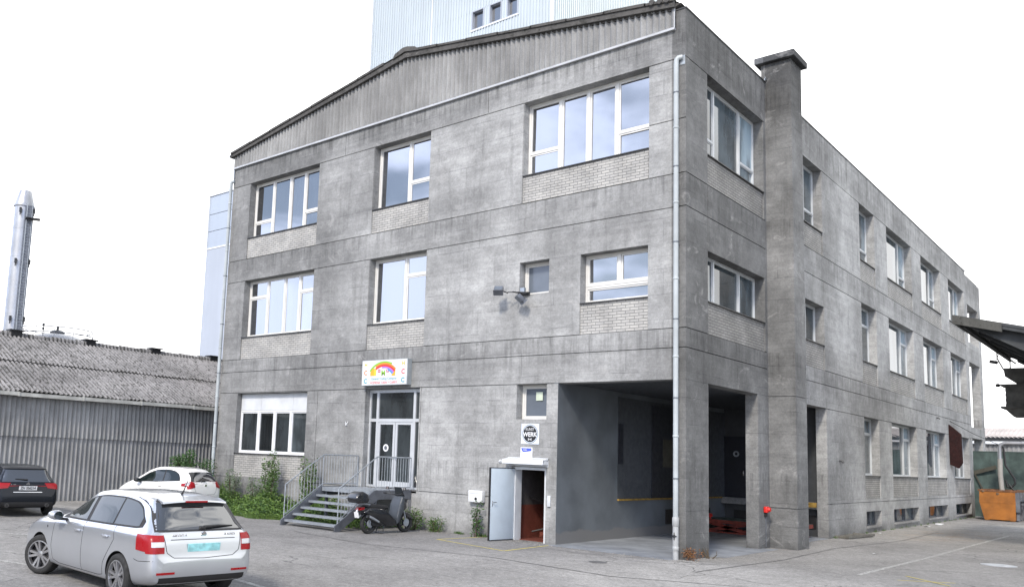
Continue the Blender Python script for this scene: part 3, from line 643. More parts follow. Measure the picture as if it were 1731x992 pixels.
for y in np.arange(-34.4, 11.5, 3.3):
    mb = MB(); mb.box(-5.16, -4.84, y - .22, y + .22, 6.5, 6.72); mb.box(-5.22, -4.78, y - .31, y + .31, 6.72, 6.77); mb.build('ridge_vent', M['black'], shed)

# ---------------------------------------------------------------- pale blue tower works behind
def mk_panel(name, base):
    m = NT(name); f = m.math('MULTIPLY', m.ramp(m.noise(.05, 4), .3, .7, .92, 1.08), m.ramp(m.noise(.8, 5, .6, (1, 1, .1)), .3, .7, .96, 1.04))
    c = m.n('ShaderNodeRGB'); c.outputs[0].default_value = base + (1,); return m.fin(m.scale(c.outputs[0], f), .45, 0)
M['tower'] = mk_panel('pale_blue_steel_cladding', (.43, .48, .51)); M['tower_flat'] = mk_panel('smooth_pale_blue_panel', (.33, .375, .44)); M['tower_low'] = mk_panel('light_lilac_blue_panel', (.34, .37, .42))
tw = empty('silo_tower', (-33.5, 45, 0), label='tall pale blue ribbed steel tower with three small windows rising behind the factory', cat='tower')
def ribbed(name, P, u0, u1, z0, z1, pitch, mat, parent):
    mb = MB(); n = int(round((u1 - u0) / pitch)); p = (u1 - u0) / n; prof = ((0, 0), (.5, 0), (.6, .09), (.9, .09), (1, 0)); vs = []
    for i in range(n):
        for a, w in prof[:-1]: vs += [P(u0 + (i + a) * p, w, z0), P(u0 + (i + a) * p, w, z1)]
    vs += [P(u1, 0, z0), P(u1, 0, z1)]
    mb.add(vs, [(2 * i, 2 * i + 2, 2 * i + 3, 2 * i + 1) for i in range(len(vs) // 2 - 1)]); return mb.build(name, mat, parent, normals=False)
# left (south) face in bands around the windows
x0, x1 = -24.35, 0.0
FS = lambda u, w, z: (u, -w, z)
ribbed('cladding', FS, x0, x1, 0, 45.43, .36, M['tower'], tw); ribbed('cladding', FS, x0, x1, 47.5, 62, .36, M['tower'], tw)
for a, b in ((x0, -9.7), (-8.15, -7.45), (-5.95, -5.3), (-3.95, 0)): ribbed('cladding', FS, a, b, 45.43, 47.5, .36, M['tower'], tw)
ribbed('cladding', lambda u, w, z: (w, u, z), 0, 22, 0, 62, .36, mk_panel('brightened_blue_cladding', (.52, .58, .59)), tw)  # side face given a lighter colour to make up for missing sun
mb = MB(); mb.box(x0, -.01, .4, 21.99, 0, 62); mb.build('tower_core', M['tower_low'], tw)
mb = MB(); mb.box(-.10, .16, -.16, .10, 0, 62.1); mb.box(x0 - .1, x0 + .12, -.1, .1, 0, 62.1); mb.box(-15.2, -15.08, -.10, 0, 0, 62); mb.build('corner_trim', M['white'], tw)
mb = MB(); mb.box(-9.8, -3.85, -.12, 0, 45.30, 45.43); mb.build('sill', M['white'], tw)
for a, b in ((-9.7, -8.15), (-7.45, -5.95), (-5.3, -3.95)):
    f = MB(); 
    for q in ((a, a + .1, 45.43, 47.5), (b - .1, b, 45.43, 47.5), (a + .1, b - .1, 45.43, 45.53), (a + .1, b - .1, 47.4, 47.5)): f.box(q[0], q[1], -.08, .39, q[2], q[3])
    wo = f.build('window', M['tower_low'], tw); MB().box(a + .1, b - .1, .33, .36, 45.53, 47.4).build('pane', M['glass'], wo)
lo = empty('works_wing', (-87.8, 45, 0), label='pale blue flat-panelled block seen just left of the factory corner', cat='building')
mb = MB(); mb.box(0, 30, 0, 18, 0, 28.5); mb.build('lower_wall', M['tower_low'], lo)
for a, b in ((28.62, 30.85), (30.93, 33.2), (33.28, 35.8)): MB().box(0.02, 30, .02, 18, a, b).build('wall_panel', M['tower_flat'], lo)
mb = MB(); mb.box(.1, 30, .1, 17.9, 28.5, 35.9); mb.build('panel_joint', M['steel_dark'], lo)
mb = MB(); mb.box(-.12, 30.1, -.12, 18.1, 35.8, 36.05); mb.box(-.1, .1, -.1, .1, 28.5, 35.8); mb.box(-.05, 30, -.06, 18.05, 28.42, 28.6); mb.build('roof_edge', M['white'], lo)

# ---------------------------------------------------------------- steel stack with ladder
stx, sty = -80.6, 17.4
st = empty('steel_chimney_stack', (stx, sty, 0), label='tall stainless steel chimney stack with caged ladder beyond the shed roof', cat='chimney stack')
prof = [(.92, 0)]
for z in range(3, 27, 3): prof += [(.92, z - .03), (.935, z - .03), (.935, z + .03), (.92, z + .03)]
prof += [(.92, 26.35), (1.04, 26.4), (1.04, 26.55), (.98, 26.6), (.62, 28.1), (.55, 28.15), (.0, 28.2)]
mb = MB(); mb.lathe(prof, 'z', (0, 0, 0), 32)
def mk_stack():
    m = NT('stainless_steel'); return m.fin(m.scale(m.n('ShaderNodeRGB').outputs[0], 1.0), .32, .85)
M['stain'] = simple('stainless_steel', (.36, .37, .39), .42, .7, .1, .6)
mb.build('flue', M['stain'], st, 30)
vd = Vector((8.99 - stx, -19.97 - sty, 0)).normalized(); rt = Vector((-vd.y, vd.x, 0))      # towards the yard, and sideways
mb = MB(); c = vd * .80 + rt * .52
mb.M = Matrix.Translation(c) @ Matrix.Rotation(math.atan2(vd.y, vd.x), 4, 'Z'); mb.box(-.2, .2, -.42, .42, 0, 26.4); mb.build('cable_duct', M['steel_dark'], st)
mb = MB()
for s in (-.25, .25):
    p = vd * 1.12 + rt * (.55 + s); mb.tube([p, p + Vector((0, 0, 26.6))], .035, 6)
for i in range(0, 88): 
    z = .3 + i * .3; a = vd * 1.12 + rt * .30; b = vd * 1.12 + rt * .80; mb.tube([(a.x, a.y, z), (b.x, b.y, z)], .018, 4)
mb.build('ladder', M['steel'], st)
for i in range(12):
    z = 2.2 + i * 2.33; mb = MB(); cc = vd * 1.12 + rt * .75; pts = []
    for k in range(13):
        a = -.2 + pi * 1.4 * k / 12 - pi * .5; pts.append(cc + vd * .45 * (cos(a)) * .9 + rt * (.55 + .5 * sin(a)) + Vector((0, 0, z)))
    mb.tube(pts, .02, 5); mb.build('cage_hoop', M['steel'], st)
mb = MB(); p = vd * 1.5 + rt * .9; mb.M = Matrix.Translation((p.x, p.y, 24.9)) @ Matrix.Rotation(math.atan2(vd.y, vd.x), 4, 'Z'); mb.box(-.5, .5, -.7, .7, 0, .07); mb.build('platform', M['black'], st)
for i, z in enumerate((8.2, 14.2, 20.2, 25.6)):
    for s in (-.35, .95):
        mb = MB(); p = vd * 1.1 + rt * s; mb.box(p.x - .1, p.x + .1, p.y - .1, p.y + .1, z, z + .5); mb.tube([(p.x, p.y, z), (p.x, p.y, z - .3)], .06, 6); mb.build('lamp_bracket', M['dmetal'], st)
# tank with a domed lid and a guard rail
tk = empty('storage_tank', (-63.9, 14.3, 0), label='domed steel tank with a thin guard rail peeping over the shed ridge', cat='tank')
mb = MB(); mb.lathe([(2.6, 0), (2.6, 10.6), (2.7, 10.65), (2.3, 11.0), (1.5, 11.26), (.8, 11.42), (.55, 11.45), (.0, 11.5)], 'z', (0, 0, 0), 40); mb.build('tank_shell', M['stain'], tk, 30)
mb = MB(); mb.lathe([(.6, 11.45), (.62, 11.62), (.4, 11.75), (0, 11.78)], 'z', (0, 0, 0), 16); mb.tube([(0, 0, 11.7), (0, 0, 12.1)], .12, 6); mb.build('tank_cap', M['dmetal'], tk)
mb = MB(); R_ = 2.95
for z in (11.75, 11.3):
    mb.tube([(R_ * cos(a), R_ * sin(a), z) for a in np.linspace(0, 2 * pi, 41)], .04, 5)
for a in np.linspace(0, 2 * pi, 13)[:-1]: mb.tube([(R_ * cos(a), R_ * sin(a), 10.6), (R_ * cos(a), R_ * sin(a), 11.75)], .022, 5)
mb.lathe([(2.5, 10.5), (3.0, 10.5), (3.0, 10.6), (2.5, 10.6)], 'z', (0, 0, 0), 32, True); mb.build('guard_rail', M['steel_dark'], tk)
mb = MB(); 
for z in (11.4, 11.75): mb.box(2.0, 2.15, -2.3, -2.15, z, z + .2)
mb.tube([(2.07, -2.2, 10.6), (2.07, -2.2, 11.9)], .03, 5); mb.build('valve', M['dmetal'], tk)

# ---------------------------------------------------------------- canopy on the right
def canz(x): return 7.06 - .27 * (x - 3.92)
M['can_edge'] = mk_fibre('grey_canopy_fascia', (.085, .085, .078), moss=.02); M['hop'] = simple('grimy_hopper_steel', (.09, .09, .085), .7, 0, .3, 4); M['can'] = simple('dark_canopy_steel', (.032, .036, .040), .6, .0, .25, 1.5)
cn = empty('loading_canopy', (11, 10, 0), label='dark cantilevered loading canopy jutting in from the right edge', cat='canopy')
C0 = Matrix.Translation((-11, -10, 0))
mb = MB(); mb.M = C0; mb.prism([(3.92, canz(3.92)), (5.15, canz(5.15)), (5.15, canz(5.15) - .26), (3.92, canz(3.92) - .26)], 'y', 9.94, 10.05); mb.prism([(3.92, canz(3.92) - .0), (3.99, canz(3.99)), (3.99, canz(3.99) - .24), (3.92, canz(3.92) - .24)], 'y', 10.05, 21); mb.build('fascia', M['can_edge'], cn)
mb = MB(); mb.M = C0; mb.prism([(3.93, canz(3.93) + .02), (13, canz(13) + .02), (13, canz(13) - .07), (3.93, canz(3.93) - .07)], 'y', 10.0, 21.2); mb.build('roof', M['can'], cn)
mb = MB(); mb.M = C0; mb.prism([(5.16, canz(5.16) + .01), (13, canz(13)), (13, canz(13) - .3), (5.16, canz(5.16) - .17)], 'y', 10.02, 10.12); mb.build('fascia', M['can'], cn)
for i, y in enumerate((10.4, 12.6, 14.8, 17.0, 19.2, 21.0)):
    mb = MB(); mb.M = C0; mb.prism([(4.2, canz(4.2) - .07), (13, canz(13) - .07), (13, canz(13) - .95), (6.0, canz(6.0) - .80), (4.2, canz(4.2) - .20)], 'y', y - .08, y + .08); mb.build('rafter', M['can'], cn)
for x in (4.5, 5.6, 6.8, 8.2, 9.6):
    mb = MB(); mb.M = C0; mb.box(x - .05, x + .05, 10.1, 21.1, canz(x) - .16, canz(x) - .06); mb.build('purlin', M['can'], cn)
mb = MB(); mb.M = C0; mb.box(5.9, 6.1, 10.3, 21.1, canz(6.0) - .86, canz(6.0) - .10); mb.build('beam', M['can'], cn)
for y in (10.6, 20.8):
    mb = MB(); mb.M = C0; mb.box(11.6, 11.9, y - .15, y + .15, 0, canz(11.8) - .5); mb.build('post', M['can'], cn)
mb = MB(); mb.M = C0; mb.tube([(4.15, 10.3, canz(4.15) - .27), (4.2, 15, canz(4.2) - .31), (4.15, 20.9, canz(4.15) - .28)], .03, 6); mb.build('conduit', M['can'], cn)
# hopper hung under the canopy
hp = empty('hanging_hopper', (4.9, 18, 6.3), label='dark ribbed steel hopper with tapered mouth hanging under the canopy', cat='hopper')
H0 = Matrix.Translation((-4.9, -18, -6.3))
mb = MB(); mb.M = H0; mb.prism([(4.16, 6.2), (6.4, 6.2), (6.4, 5.62), (4.55, 5.62), (4.2, 5.9)], 'y', 17.6, 18.3); mb.build('upper_box', M['hop'], hp)
mb = MB(); mb.M = H0
for i in range(8): mb.box(4.20 + .01 * (i % 2), 6.4, 17.5 + .01 * (i % 2), 18.3, 4.80 + i * .092, 4.80 + (i + 1) * .092)
mb.build('body', M['hop'], hp)
mb = MB(); mb.M = H0; mb.box(4.08, 6.4, 17.45, 18.35, 5.535, 5.61); mb.box(4.05, 6.4, 17.42, 18.38, 4.74, 4.80); mb.build('rim', M['hop'], hp)
mb = MB(); mb.M = H0; mb.prism([(4.14, 4.74), (6.4, 4.74), (6.1, 4.43), (4.42, 4.43)], 'y', 17.55, 18.25); mb.build('mouth', M['hop'], hp)
mb = MB(); mb.M = H0; mb.lathe([(.02, 3.90), (.06, 3.93), (.065, 4.0), (.03, 4.05), (.03, 4.3)], 'x', (0, 17.6, 5.58), 10); mb.build('valve', M['black'], hp)
mb = MB(); mb.M = H0; mb.tube([(4.16, 17.7, 6.15), (3.96, 17.8, 6.6), (3.95, 17.9, canz(3.95))], .022, 6); mb.tube([(4.36, 17.7, 6.15), (4.36, 17.7, canz(4.3) - .1)], .022, 6); mb.tube([(5.8, 18.5, 6.0), (5.8, 18.5, canz(5.8))], .03, 6)
mb.build('hanger', M['hop'], hp)
fl = MB(); fl.M = Matrix.Translation((0, 0, 0)) @ TM((3.80, 18.2, 6.50), 0, 0, radians(14)); fl.cbox(-.13, .12, -.1, .1, -.05, .06, .01); fl.tube([(.05, 0, .05), (.10, 0, .38)], .012, 5)
tag(fl.build('floodlight', M['black']), 'small black lamp hanging from the underside of the dark canopy', 'floodlight')

# ---------------------------------------------------------------- end of the yard
def mk_green():
    m = NT('stained_green_wall'); f = m.math('MULTIPLY', m.ramp(m.noise(.9, 6, .65), .3, .7, .6, 1.35), m.ramp(m.noise(4, 5, .7, (1, 1, .3)), .3, .7, .8, 1.15))
    c = m.n('ShaderNodeRGB'); c.outputs[0].default_value = (.052, .078, .072, 1); return m.fin(m.scale(c.outputs[0], f), .85)
gw = MB(); gw.box(-.3, 14, 38.7, 38.95, 0, 3.66); gw.box(-.3, 14, 38.68, 38.97, 3.66, 3.70); tag(gw.build('yard_wall', mk_green()), 'mottled dark green wall closing the yard behind the orange skip', 'wall')
mb = MB(); mb.bar((-.16, 38.6, 2.45), (.95, 38.45, 2.82), .06, .22); mb.bar((-.12, 38.6, 2.4), (.35, 38.5, 1.3), .05, .07)
tag(mb.build('timber_plank', simple('dark_wet_timber', (.06, .058, .045), .8)), 'dark timber brace leaning on the green wall above the skip', 'plank')
pp = empty('exhaust_duct', (1.4, 36.6, 0), label='steel duct with a right-angle bend standing behind the orange skip', cat='duct')
P0 = Matrix.Translation((-1.4, -36.6, 0))
mb = MB(); mb.M = P0; mb.tube([(1.38, 36.6, 3.2), (1.38, 36.6, 3.85), (1.45, 36.6, 4.02), (1.62, 36.6, 4.10), (6.5, 36.6, 4.18)], .10, 14); mb.build('duct', M['stain'], pp, 50)
mb = MB(); mb.M = P0; mb.tube([(1.38, 36.6, 3.25), (1.37, 36.6, 2.4), (1.42, 36.6, 1.5), (1.46, 36.6, 1.0), (1.46, 36.6, 0)], .12, 12); mb.build('sleeve', simple('pale_grey_hose', (.30, .29, .27), .7), pp, 50)
mb = MB(); mb.M = P0; mb.tube([(1.55, 36.6, 3.9), (1.62, 36.6, 2.9), (2.0, 36.6, 2.2), (2.02, 36.6, 1.95), (1.8, 36.6, 1.7), (1.66, 36.6, 1.75), (1.60, 36.6, 2.1)], .055, 8); mb.tube([(1.75, 36.5, 1.9), (1.95, 36.4, 1.6), (2.3, 36.3, 1.45)], .045, 8); mb.build('hose', M['black'], pp, 50)
mb = MB(); mb.tube([(.0, 31.4, 5.02), (.5, 35, 4.5), (1.45, 38.4, 3.9), (2.6, 36.0, 4.38), (5.0, 31, 5.4), (8, 25, 6.3)], .016, 5); tag(mb.build('overhead_cable', M['black']), 'thin dark cable strung from the factory wall across the yard end', 'cable')
# orange skip
sk = empty('rubbish_skip', (1.5, 36, 0), label='orange steel skip with a rusty rim standing by the green wall', cat='skip')
M['skip'] = simple('worn_orange_paint', (.28, .10, .013), .5, 0, .22, 2.2)
K = Matrix.Translation((-1.5, -36, 0))
mb = MB(); mb.M = K; y0, y1 = 34.3, 37.7
mb.prism([(.72, 1.52), (2.28, 1.50), (2.28, .98), (2.26, .06), (.90, .06), (.70, .95)], 'y', y0, y0 + .04); mb.prism([(.72, 1.52), (2.28, 1.50), (2.28, .98), (2.26, .06), (.90, .06), (.70, .95)], 'y', y1 - .04, y1)
mb.add([(.72, y0, 1.52), (.70, y0, .95), (.90, y0, .06), (2.26, y0, .06), (2.28, y0, 1.5)] + [(.72, y1, 1.52), (.70, y1, .95), (.90, y1, .06), (2.26, y1, .06), (2.28, y1, 1.5)], [(0, 1, 6, 5), (1, 2, 7, 6), (2, 3, 8, 7), (3, 4, 9, 8)])
mb.build('skip_body', M['skip'], sk)
mb = MB(); mb.M = K; mb.box(.66, 2.34, y0 - .03, y0 + .05, 1.50, 1.60); mb.box(.66, 2.34, y1 - .05, y1 + .03, 1.50, 1.60); mb.box(.66, .76, y0, y1, 1.50, 1.60); mb.box(2.24, 2.34, y0, y1, 1.49, 1.59); mb.build('rim', simple('rusty_skip_rim', (.16, .07, .03), .8, 0, .4, 8), sk)
mb = MB(); mb.M = K; mb.box(.70, 2.29, y0 - .012, y0, .92, .97); mb.box(.92, 1.12, y0 - .02, y0 + .02, .03, .22); mb.box(2.02, 2.24, y0 - .02, y0 + .02, .03, .22); mb.build('rib', M['skip'], sk)
mb = MB(); mb.M = K
for y in (34.5, 35.6, 36.7, 37.5): mb.box(2.28, 2.42, y - .06, y + .06, .06, 1.5)
mb.box(2.28, 2.5, 34.6, 37.6, 1.05, 1.15); mb.box(2.28, 2.46, 34.3, 34.5, .5, 1.48); mb.box(2.30, 2.56, 34.9, 35.2, .85, .95); mb.build('lifting_frame', M['steel_dark'], sk)
mb = MB(); mb.M = K; rnd = random.Random(5)
for i in range(30):
    x = rnd.uniform(.8, 2.2); y = rnd.uniform(34.4, 37.5); mb.M = K @ TM((x, y, 1.38 + rnd.random() * .12), rnd.random() * 3, rnd.uniform(-.4, .4)); mb.box(-.2, .2, -.08, .08, -.03, .05)
mb.build('rubble', simple('skip_rubble', (.16, .11, .07), .9, 0, .5, 4), sk)
# low sheds beyond
fs = empty('far_shed', (8, 60, 0), label='distant low shed with pale roof showing over the green wall', cat='shed')
F0 = Matrix.Translation((-8, -60, 0))
corr_sheet('wall_cladding', M['fibre_wall'], fs, lambda u, v, w: (u - 8, w, v), -8, 30, [0, 4.75], .30, .05, 6)
mb = MB(); mb.M = F0; mb.prism([(59.7, 4.78), (59.7, 4.88), (63, 5.12), (63, 5.0)], 'x', -8, 30); mb.build('roof', M['whitem'], fs)
mb = MB(); mb.M = F0; mb.box(-8, 30, 63, 63.2, 0, 5.5); mb.build('clerestory', M['dmetal'], fs)
corr_sheet('roof', simple('pinkish_old_roof', (.42, .38, .36), .8, 0, .15, .6), fs, lambda u, v, w: (u - 8, 2.8 + (v - 5.42) * 4.2, v + w), -8, 30, [5.42, 6.35], .30, .04, 6)
mb = MB(); mb.M = F0
for x in (2.6, 3.6): mb.lathe([(.14, 4.2), (.16, 4.25), (.16, 4.5), (.05, 4.55)], 'z', (x, 59.6, 0), 8)
mb.build('lantern', simple('amber_lamp_glass', (.55, .35, .12), .3), fs)
# rust red steel flap on the side wall
mb = MB(); v = [(.01, 31.0, 4.82), (.01, 31.06, 2.80), (.30, 31.4, 2.62), (.45, 31.55, 2.90), (.42, 31.55, 4.36)]; w = [(a + .03, b + .16, c) for a, b, c in v]
mb.add(v + w, [(0, 1, 2, 3, 4), (9, 8, 7, 6, 5)] + [(i, (i + 1) % 5, 5 + (i + 1) % 5, 5 + i) for i in range(5)]); fo = mb.build('steel_flap', M['rust'])
tag(fo, 'rust red steel shutter plate standing out from the side wall near its far end', 'shutter')
# ---------------------------------------------------------------- what the windows reflect: works hall opposite and wooded hill
hb = empty('works_hall', (-42, -50, 0), label='grey gabled hall on the far side of the yard, behind the camera', cat='building')
H1 = Matrix.Translation((42, 50, 0))
mb = MB(); mb.M = H1; mb.prism([(-64, 0), (-24, 0), (-24, 9), (-44, 14.5), (-64, 9)], 'y', -70, -42); mb.build('wall', M['fibre_wall'], hb)
mb = MB(); mb.M = H1; mb.prism([(-65, 8.7), (-44, 14.6), (-23, 8.7), (-23, 9.1), (-44, 15.0), (-65, 9.1)], 'y', -70.5, -41); mb.build('roof', M['verge'], hb)
mb = MB(); mb.M = H1
for x in range(-60, -27, 6): mb.box(x, x + 3, -42.05, -41.95, 5, 7)
mb.build('window_band', M['glass_b'], hb)
hm = NT('woodland'); hc = hm.mix(hm.ramp(hm.noise(.18, 5), .35, .65), (.03, .055, .022), (.085, .13, .05)); hm.bump(hm.noise(.3, 5), 1, 2)
vs = []; nn = 60; mm = 14; rnd = random.Random(2)
for j in range(mm):
    for i in range(nn):
        a = radians(8) + radians(95) * i / (nn - 1); r = 150 + j * 12; h = (26 * sin(pi * j / (mm - 1)) * (1.0 + .35 * sin(i * .35) + .2 * sin(i * .9 + 1)) * min(1, i / 5) * min(1, (nn - 1 - i) / 6)) + rnd.uniform(-1.2, 1.2)
        vs.append((9 + r * sin(a), -20 + r * cos(a), max(h, -.5)))
mb = MB(); mb.add(vs, [(j * nn + i, j * nn + i + 1, (j + 1) * nn + i + 1, (j + 1) * nn + i) for j in range(mm - 1) for i in range(nn - 1)])
tag(mb.build('wooded_hill', hm.fin(hc, .9), None, 180), kind='structure')
# ---------------------------------------------------------------- cars
def pchip(xs, ys, q):
    xs = np.array(xs, float); ys = np.array(ys, float); h = np.diff(xs); d = np.diff(ys) / h; m = np.zeros_like(ys); m[0], m[-1] = d[0], d[-1]
    for i in range(1, len(xs) - 1): m[i] = 0 if d[i - 1] * d[i] <= 0 else 2 * d[i - 1] * d[i] / (d[i - 1] + d[i])
    i = np.clip(np.searchsorted(xs, q) - 1, 0, len(xs) - 2); t = (q - xs[i]) / h[i]
    return (2 * t**3 - 3 * t**2 + 1) * ys[i] + (t**3 - 2 * t**2 + t) * h[i] * m[i] + (-2 * t**3 + 3 * t**2) * ys[i + 1] + (t**3 - t**2) * h[i] * m[i + 1]
def chaikin(p, k):
    for _ in range(k):
        q = [p[0]]
        for a, b in zip(p[:-1], p[1:]):
            q += [(a[0] * .75 + b[0] * .25, a[1] * .75 + b[1] * .25), (a[0] * .25 + b[0] * .75, a[1] * .25 + b[1] * .75)]
        p = q + [p[-1]]
    return p
def mk_paint(name, col, metal, rough=.28, coat=1.0, spec=.5):
    m = NT(name); f = m.ramp(m.noise(1.5, 3), .3, .7, .97, 1.03); c = m.n('ShaderNodeRGB'); c.outputs[0].default_value = col + (1,)
    dirt = m.ramp(m.sep()[2], .1, .55, .82, 1.0); f = m.math('MULTIPLY', f, dirt)
    return m.fin(m.scale(c.outputs[0], f), rough, metal, Coat_Weight=coat, Coat_Roughness=.05, Specular_IOR_Level=spec)
def car_body(tab, arches, paint, dark, parent):
    tab = sorted(tab); T = list(zip(*tab)); x0, x1 = T[0][0], T[0][-1]
    q = sorted(set([round(x0 + (x1 - x0) * (.5 - .5 * cos(pi * i / 110)), 4) for i in range(111)] + [t[0] for t in tab]))
    cols = [[pchip(T[0], T[k], x) for x in q] for k in range(1, 9)]
    rings = []
    for i, x in enumerate(q):
        zb, wb, wm, zm, zs, ws, zr, wr = [c[i] for c in cols]
        gz = max(zs + .012, zr - .085 * min(1, max(0, (zr - zs) / .3)) - .008)
        pts = [(0, zb), (wb, zb), (wm - .02, zb + .09), (wm, zm - .1), (wm, zm), (wm - .012, zs - .07), (ws + .012, zs - .008), (ws - .004, zs + .004), (wr + .03, gz), (wr - .05, zr - .014), (0, zr)]
        h = chaikin(pts, 3); rings.append([(x, y, z) for y, z in h] + [(x, -y, z) for y, z in h[::-1][1:-1]])
    n = len(rings[0]); mb = MB(); mb.v = [p for r in rings for p in r]
    for i in range(len(rings) - 1):
        for k in range(n): mb.f.append((i * n + k, i * n + (k + 1) % n, (i + 1) * n + (k + 1) % n, (i + 1) * n + k))
    mb.f.append(tuple(range(n))); mb.f.append(tuple((len(rings) - 1) * n + k for k in range(n))[::-1]); mb.m = [0] * len(mb.f)
    o = mb.build('body', [paint, dark], None, 40)
    bvh = BVHTree.FromPolygons([Vector(v) for v in mb.v], mb.f)
    cut = MB(); cut.mi = 1
    for ax, r in arches:
        for s in (1, -1): cut.lathe([(r, .48 * s), (r, 1.3 * s)], 'y', (ax, 0, .30), 56)
    co = cut.build('cut', [paint, dark]); md_ = o.modifiers.new('b', 'BOOLEAN'); md_.object = co; md_.operation = 'DIFFERENCE'; md_.solver = 'EXACT'
    bpy.context.view_layer.update(); dg = bpy.context.evaluated_depsgraph_get(); me = bpy.data.meshes.new_from_object(o.evaluated_get(dg))
    bpy.data.objects.remove(co); bpy.data.objects.remove(o)
    me.polygons.foreach_set('use_smooth', [True] * len(me.polygons)); me.set_sharp_from_angle(angle=radians(38)); me.name = 'body'
    o = bpy.data.objects.new('body', me); S.collection.objects.link(o); o.parent = parent
    return o, bvh
def decal(name, mat, parent, bvh, P, D, nu, nv, off=.004, inset=.012, sm=60):
    D = Vector(D).normalized(); mb = MB(); g = []; back = []
    for i in range(nu + 1):
        for j in range(nv + 1):
            p = Vector(P(i / nu, j / nv)); h = bvh.ray_cast(p, D, 6)
            if h[0] is None: h = bvh.find_nearest(p + D * 1.0)
            loc, nn = h[0], h[1]
            if nn.dot(D) > 0: nn = -nn
            g.append(loc + nn * off); back.append(loc - nn * inset)
    w = nv + 1; N = len(g); fs = [(i * w + j, i * w + j + 1, (i + 1) * w + j + 1, (i + 1) * w + j) for i in range(nu) for j in range(nv)]
    edge = [i * w for i in range(nu + 1)] + [nu * w + j for j in range(1, nv + 1)] + [i * w + nv for i in range(nu - 1, -1, -1)] + [j for j in range(nv - 1, 0, -1)]
    m = len(edge); fs += [(edge[k], edge[(k + 1) % m], N + (k + 1) % m, N + k) for k in range(m)]
    mb.add(g + [back[e] for e in edge], fs); return mb.build(name, mat, parent, sm)
def side_strip(parent, bvh, pts, sgn, w=.008, mat=None, name='seam', off=.0015):
    pts = [Vector((a, b)) for a, b in pts]; L_ = [0]
    for a, b in zip(pts[:-1], pts[1:]): L_.append(L_[-1] + (b - a).length)
    def at(s):
        d = s * L_[-1]; k = min(max(0, np.searchsorted(L_, d) - 1), len(pts) - 2); f = (d - L_[k]) / max(1e-6, L_[k + 1] - L_[k]); return pts[k].lerp(pts[k + 1], f), (pts[k + 1] - pts[k]).normalized()
    def P(s, t):
        p, d = at(s); n_ = Vector((-d.y, d.x)) * (t - .5) * w; return (p.x + n_.x, sgn * 2.0, p.y + n_.y)
    return decal(name, mat or M['seam'], parent, bvh, P, (0, -sgn, 0), max(8, int(L_[-1] / .03)), 1, off, .004)
def rear_strip(parent, bvh, pts, w, mat, name, off=.0015):
    pts = [Vector((a, b)) for a, b in pts]; L_ = [0]
    for a, b in zip(pts[:-1], pts[1:]): L_.append(L_[-1] + (b - a).length)
    def P(s, t):
        d = s * L_[-1]; k = min(max(0, np.searchsorted(L_, d) - 1), len(pts) - 2); f = (d - L_[k]) / max(1e-6, L_[k + 1] - L_[k]); p = pts[k].lerp(pts[k + 1], f); e = (pts[k + 1] - pts[k]).normalized()
        n_ = Vector((-e.y, e.x)) * (t - .5) * w; return (-2.5, p.x + n_.x, p.y + n_.y)
    return decal(name, mat, parent, bvh, P, (1, 0, 0), max(8, int(L_[-1] / .03)), 1, off, .004)
M['seam'] = simple('shut_gap', (.02, .02, .022), .7); M['cglass'] = simple('dark_car_glass', (.010, .016, .016), .03, 0, .05, IOR=1.6); M['rglass'] = simple('tinted_rear_glass', (.012, .014, .016), .02, 0, .05, IOR=2.6)
M['lens'] = simple('red_lamp_lens', (.26, .004, .008), .3, 0, .08, Coat_Weight=.1, Specular_IOR_Level=.35); M['lens_w'] = simple('clear_lamp_lens', (.5, .5, .52), .15, .3)
M['rim'] = simple('alloy_rim', (.42, .42, .43), .32, .85, .05); M['rimdark'] = simple('dark_rim_pocket', (.02, .02, .022), .6)
def wheel(parent, x, y, r, w, steer, sgn, spokes=5, rimmat=None):
    e = MB(); e.M = TM((x, y, r), steer) @ (Matrix.Rotation(pi, 4, 'Z') if sgn < 0 else Matrix.Identity(4)); R = r; q = .71 * r
    e.lathe([(q, -w / 2), (R - .03, -w / 2), (R - .008, -w / 2 + .02), (R, -w / 2 + .05), (R, w / 2 - .05), (R - .008, w / 2 - .02), (R - .03, w / 2 - .003), (q + .02, w / 2), (q, w / 2 - .012)], 'y', (0, 0, 0), 48, cap=False)
    ty = e.build('wheel', M['rubber'], parent, 40)
    e = MB(); e.M = TM((x, y, r), steer) @ (Matrix.Rotation(pi, 4, 'Z') if sgn < 0 else Matrix.Identity(4)); k = w / 2
    e.lathe([(q + .002, k - .06), (q + .002, k - .006), (q - .016, k - .004), (q - .022, k - .05)], 'y', (0, 0, 0), 48, cap=False)
    e.lathe([(.0, k - .018), (.030, k - .018), (.055, k - .024), (.06, k - .06)], 'y', (0, 0, 0), 20)
    M0 = e.M
    for i in range(spokes):
        for dlt in (-.21, .21):
            a = 2 * pi * i / spokes + dlt; e.M = M0 @ Matrix.Rotation(a, 4, 'Y'); rr = q - .012
            e.add([(.045, k - .028, -.016), (rr, k - .012, -.019), (rr, k - .012, .019), (.045, k - .028, .016), (.045, k - .06, -.022), (rr, k - .05, -.024), (rr, k - .05, .024), (.045, k - .06, .022)],
                  [(0, 1, 2, 3), (7, 6, 5, 4), (0, 4, 5, 1), (1, 5, 6, 2), (2, 6, 7, 3), (3, 7, 4, 0)])
    e.build('rim', rimmat or M['rim'], ty, 40)
    e = MB(); e.M = M0; e.lathe([(q, k - .09), (q, k - .085)], 'y', (0, 0, 0), 32); e.lathe([(.14, k - .08), (.14, k - .07)], 'y', (0, 0, 0), 24); e.build('brake_disc', M['rimdark'], ty)
    return ty
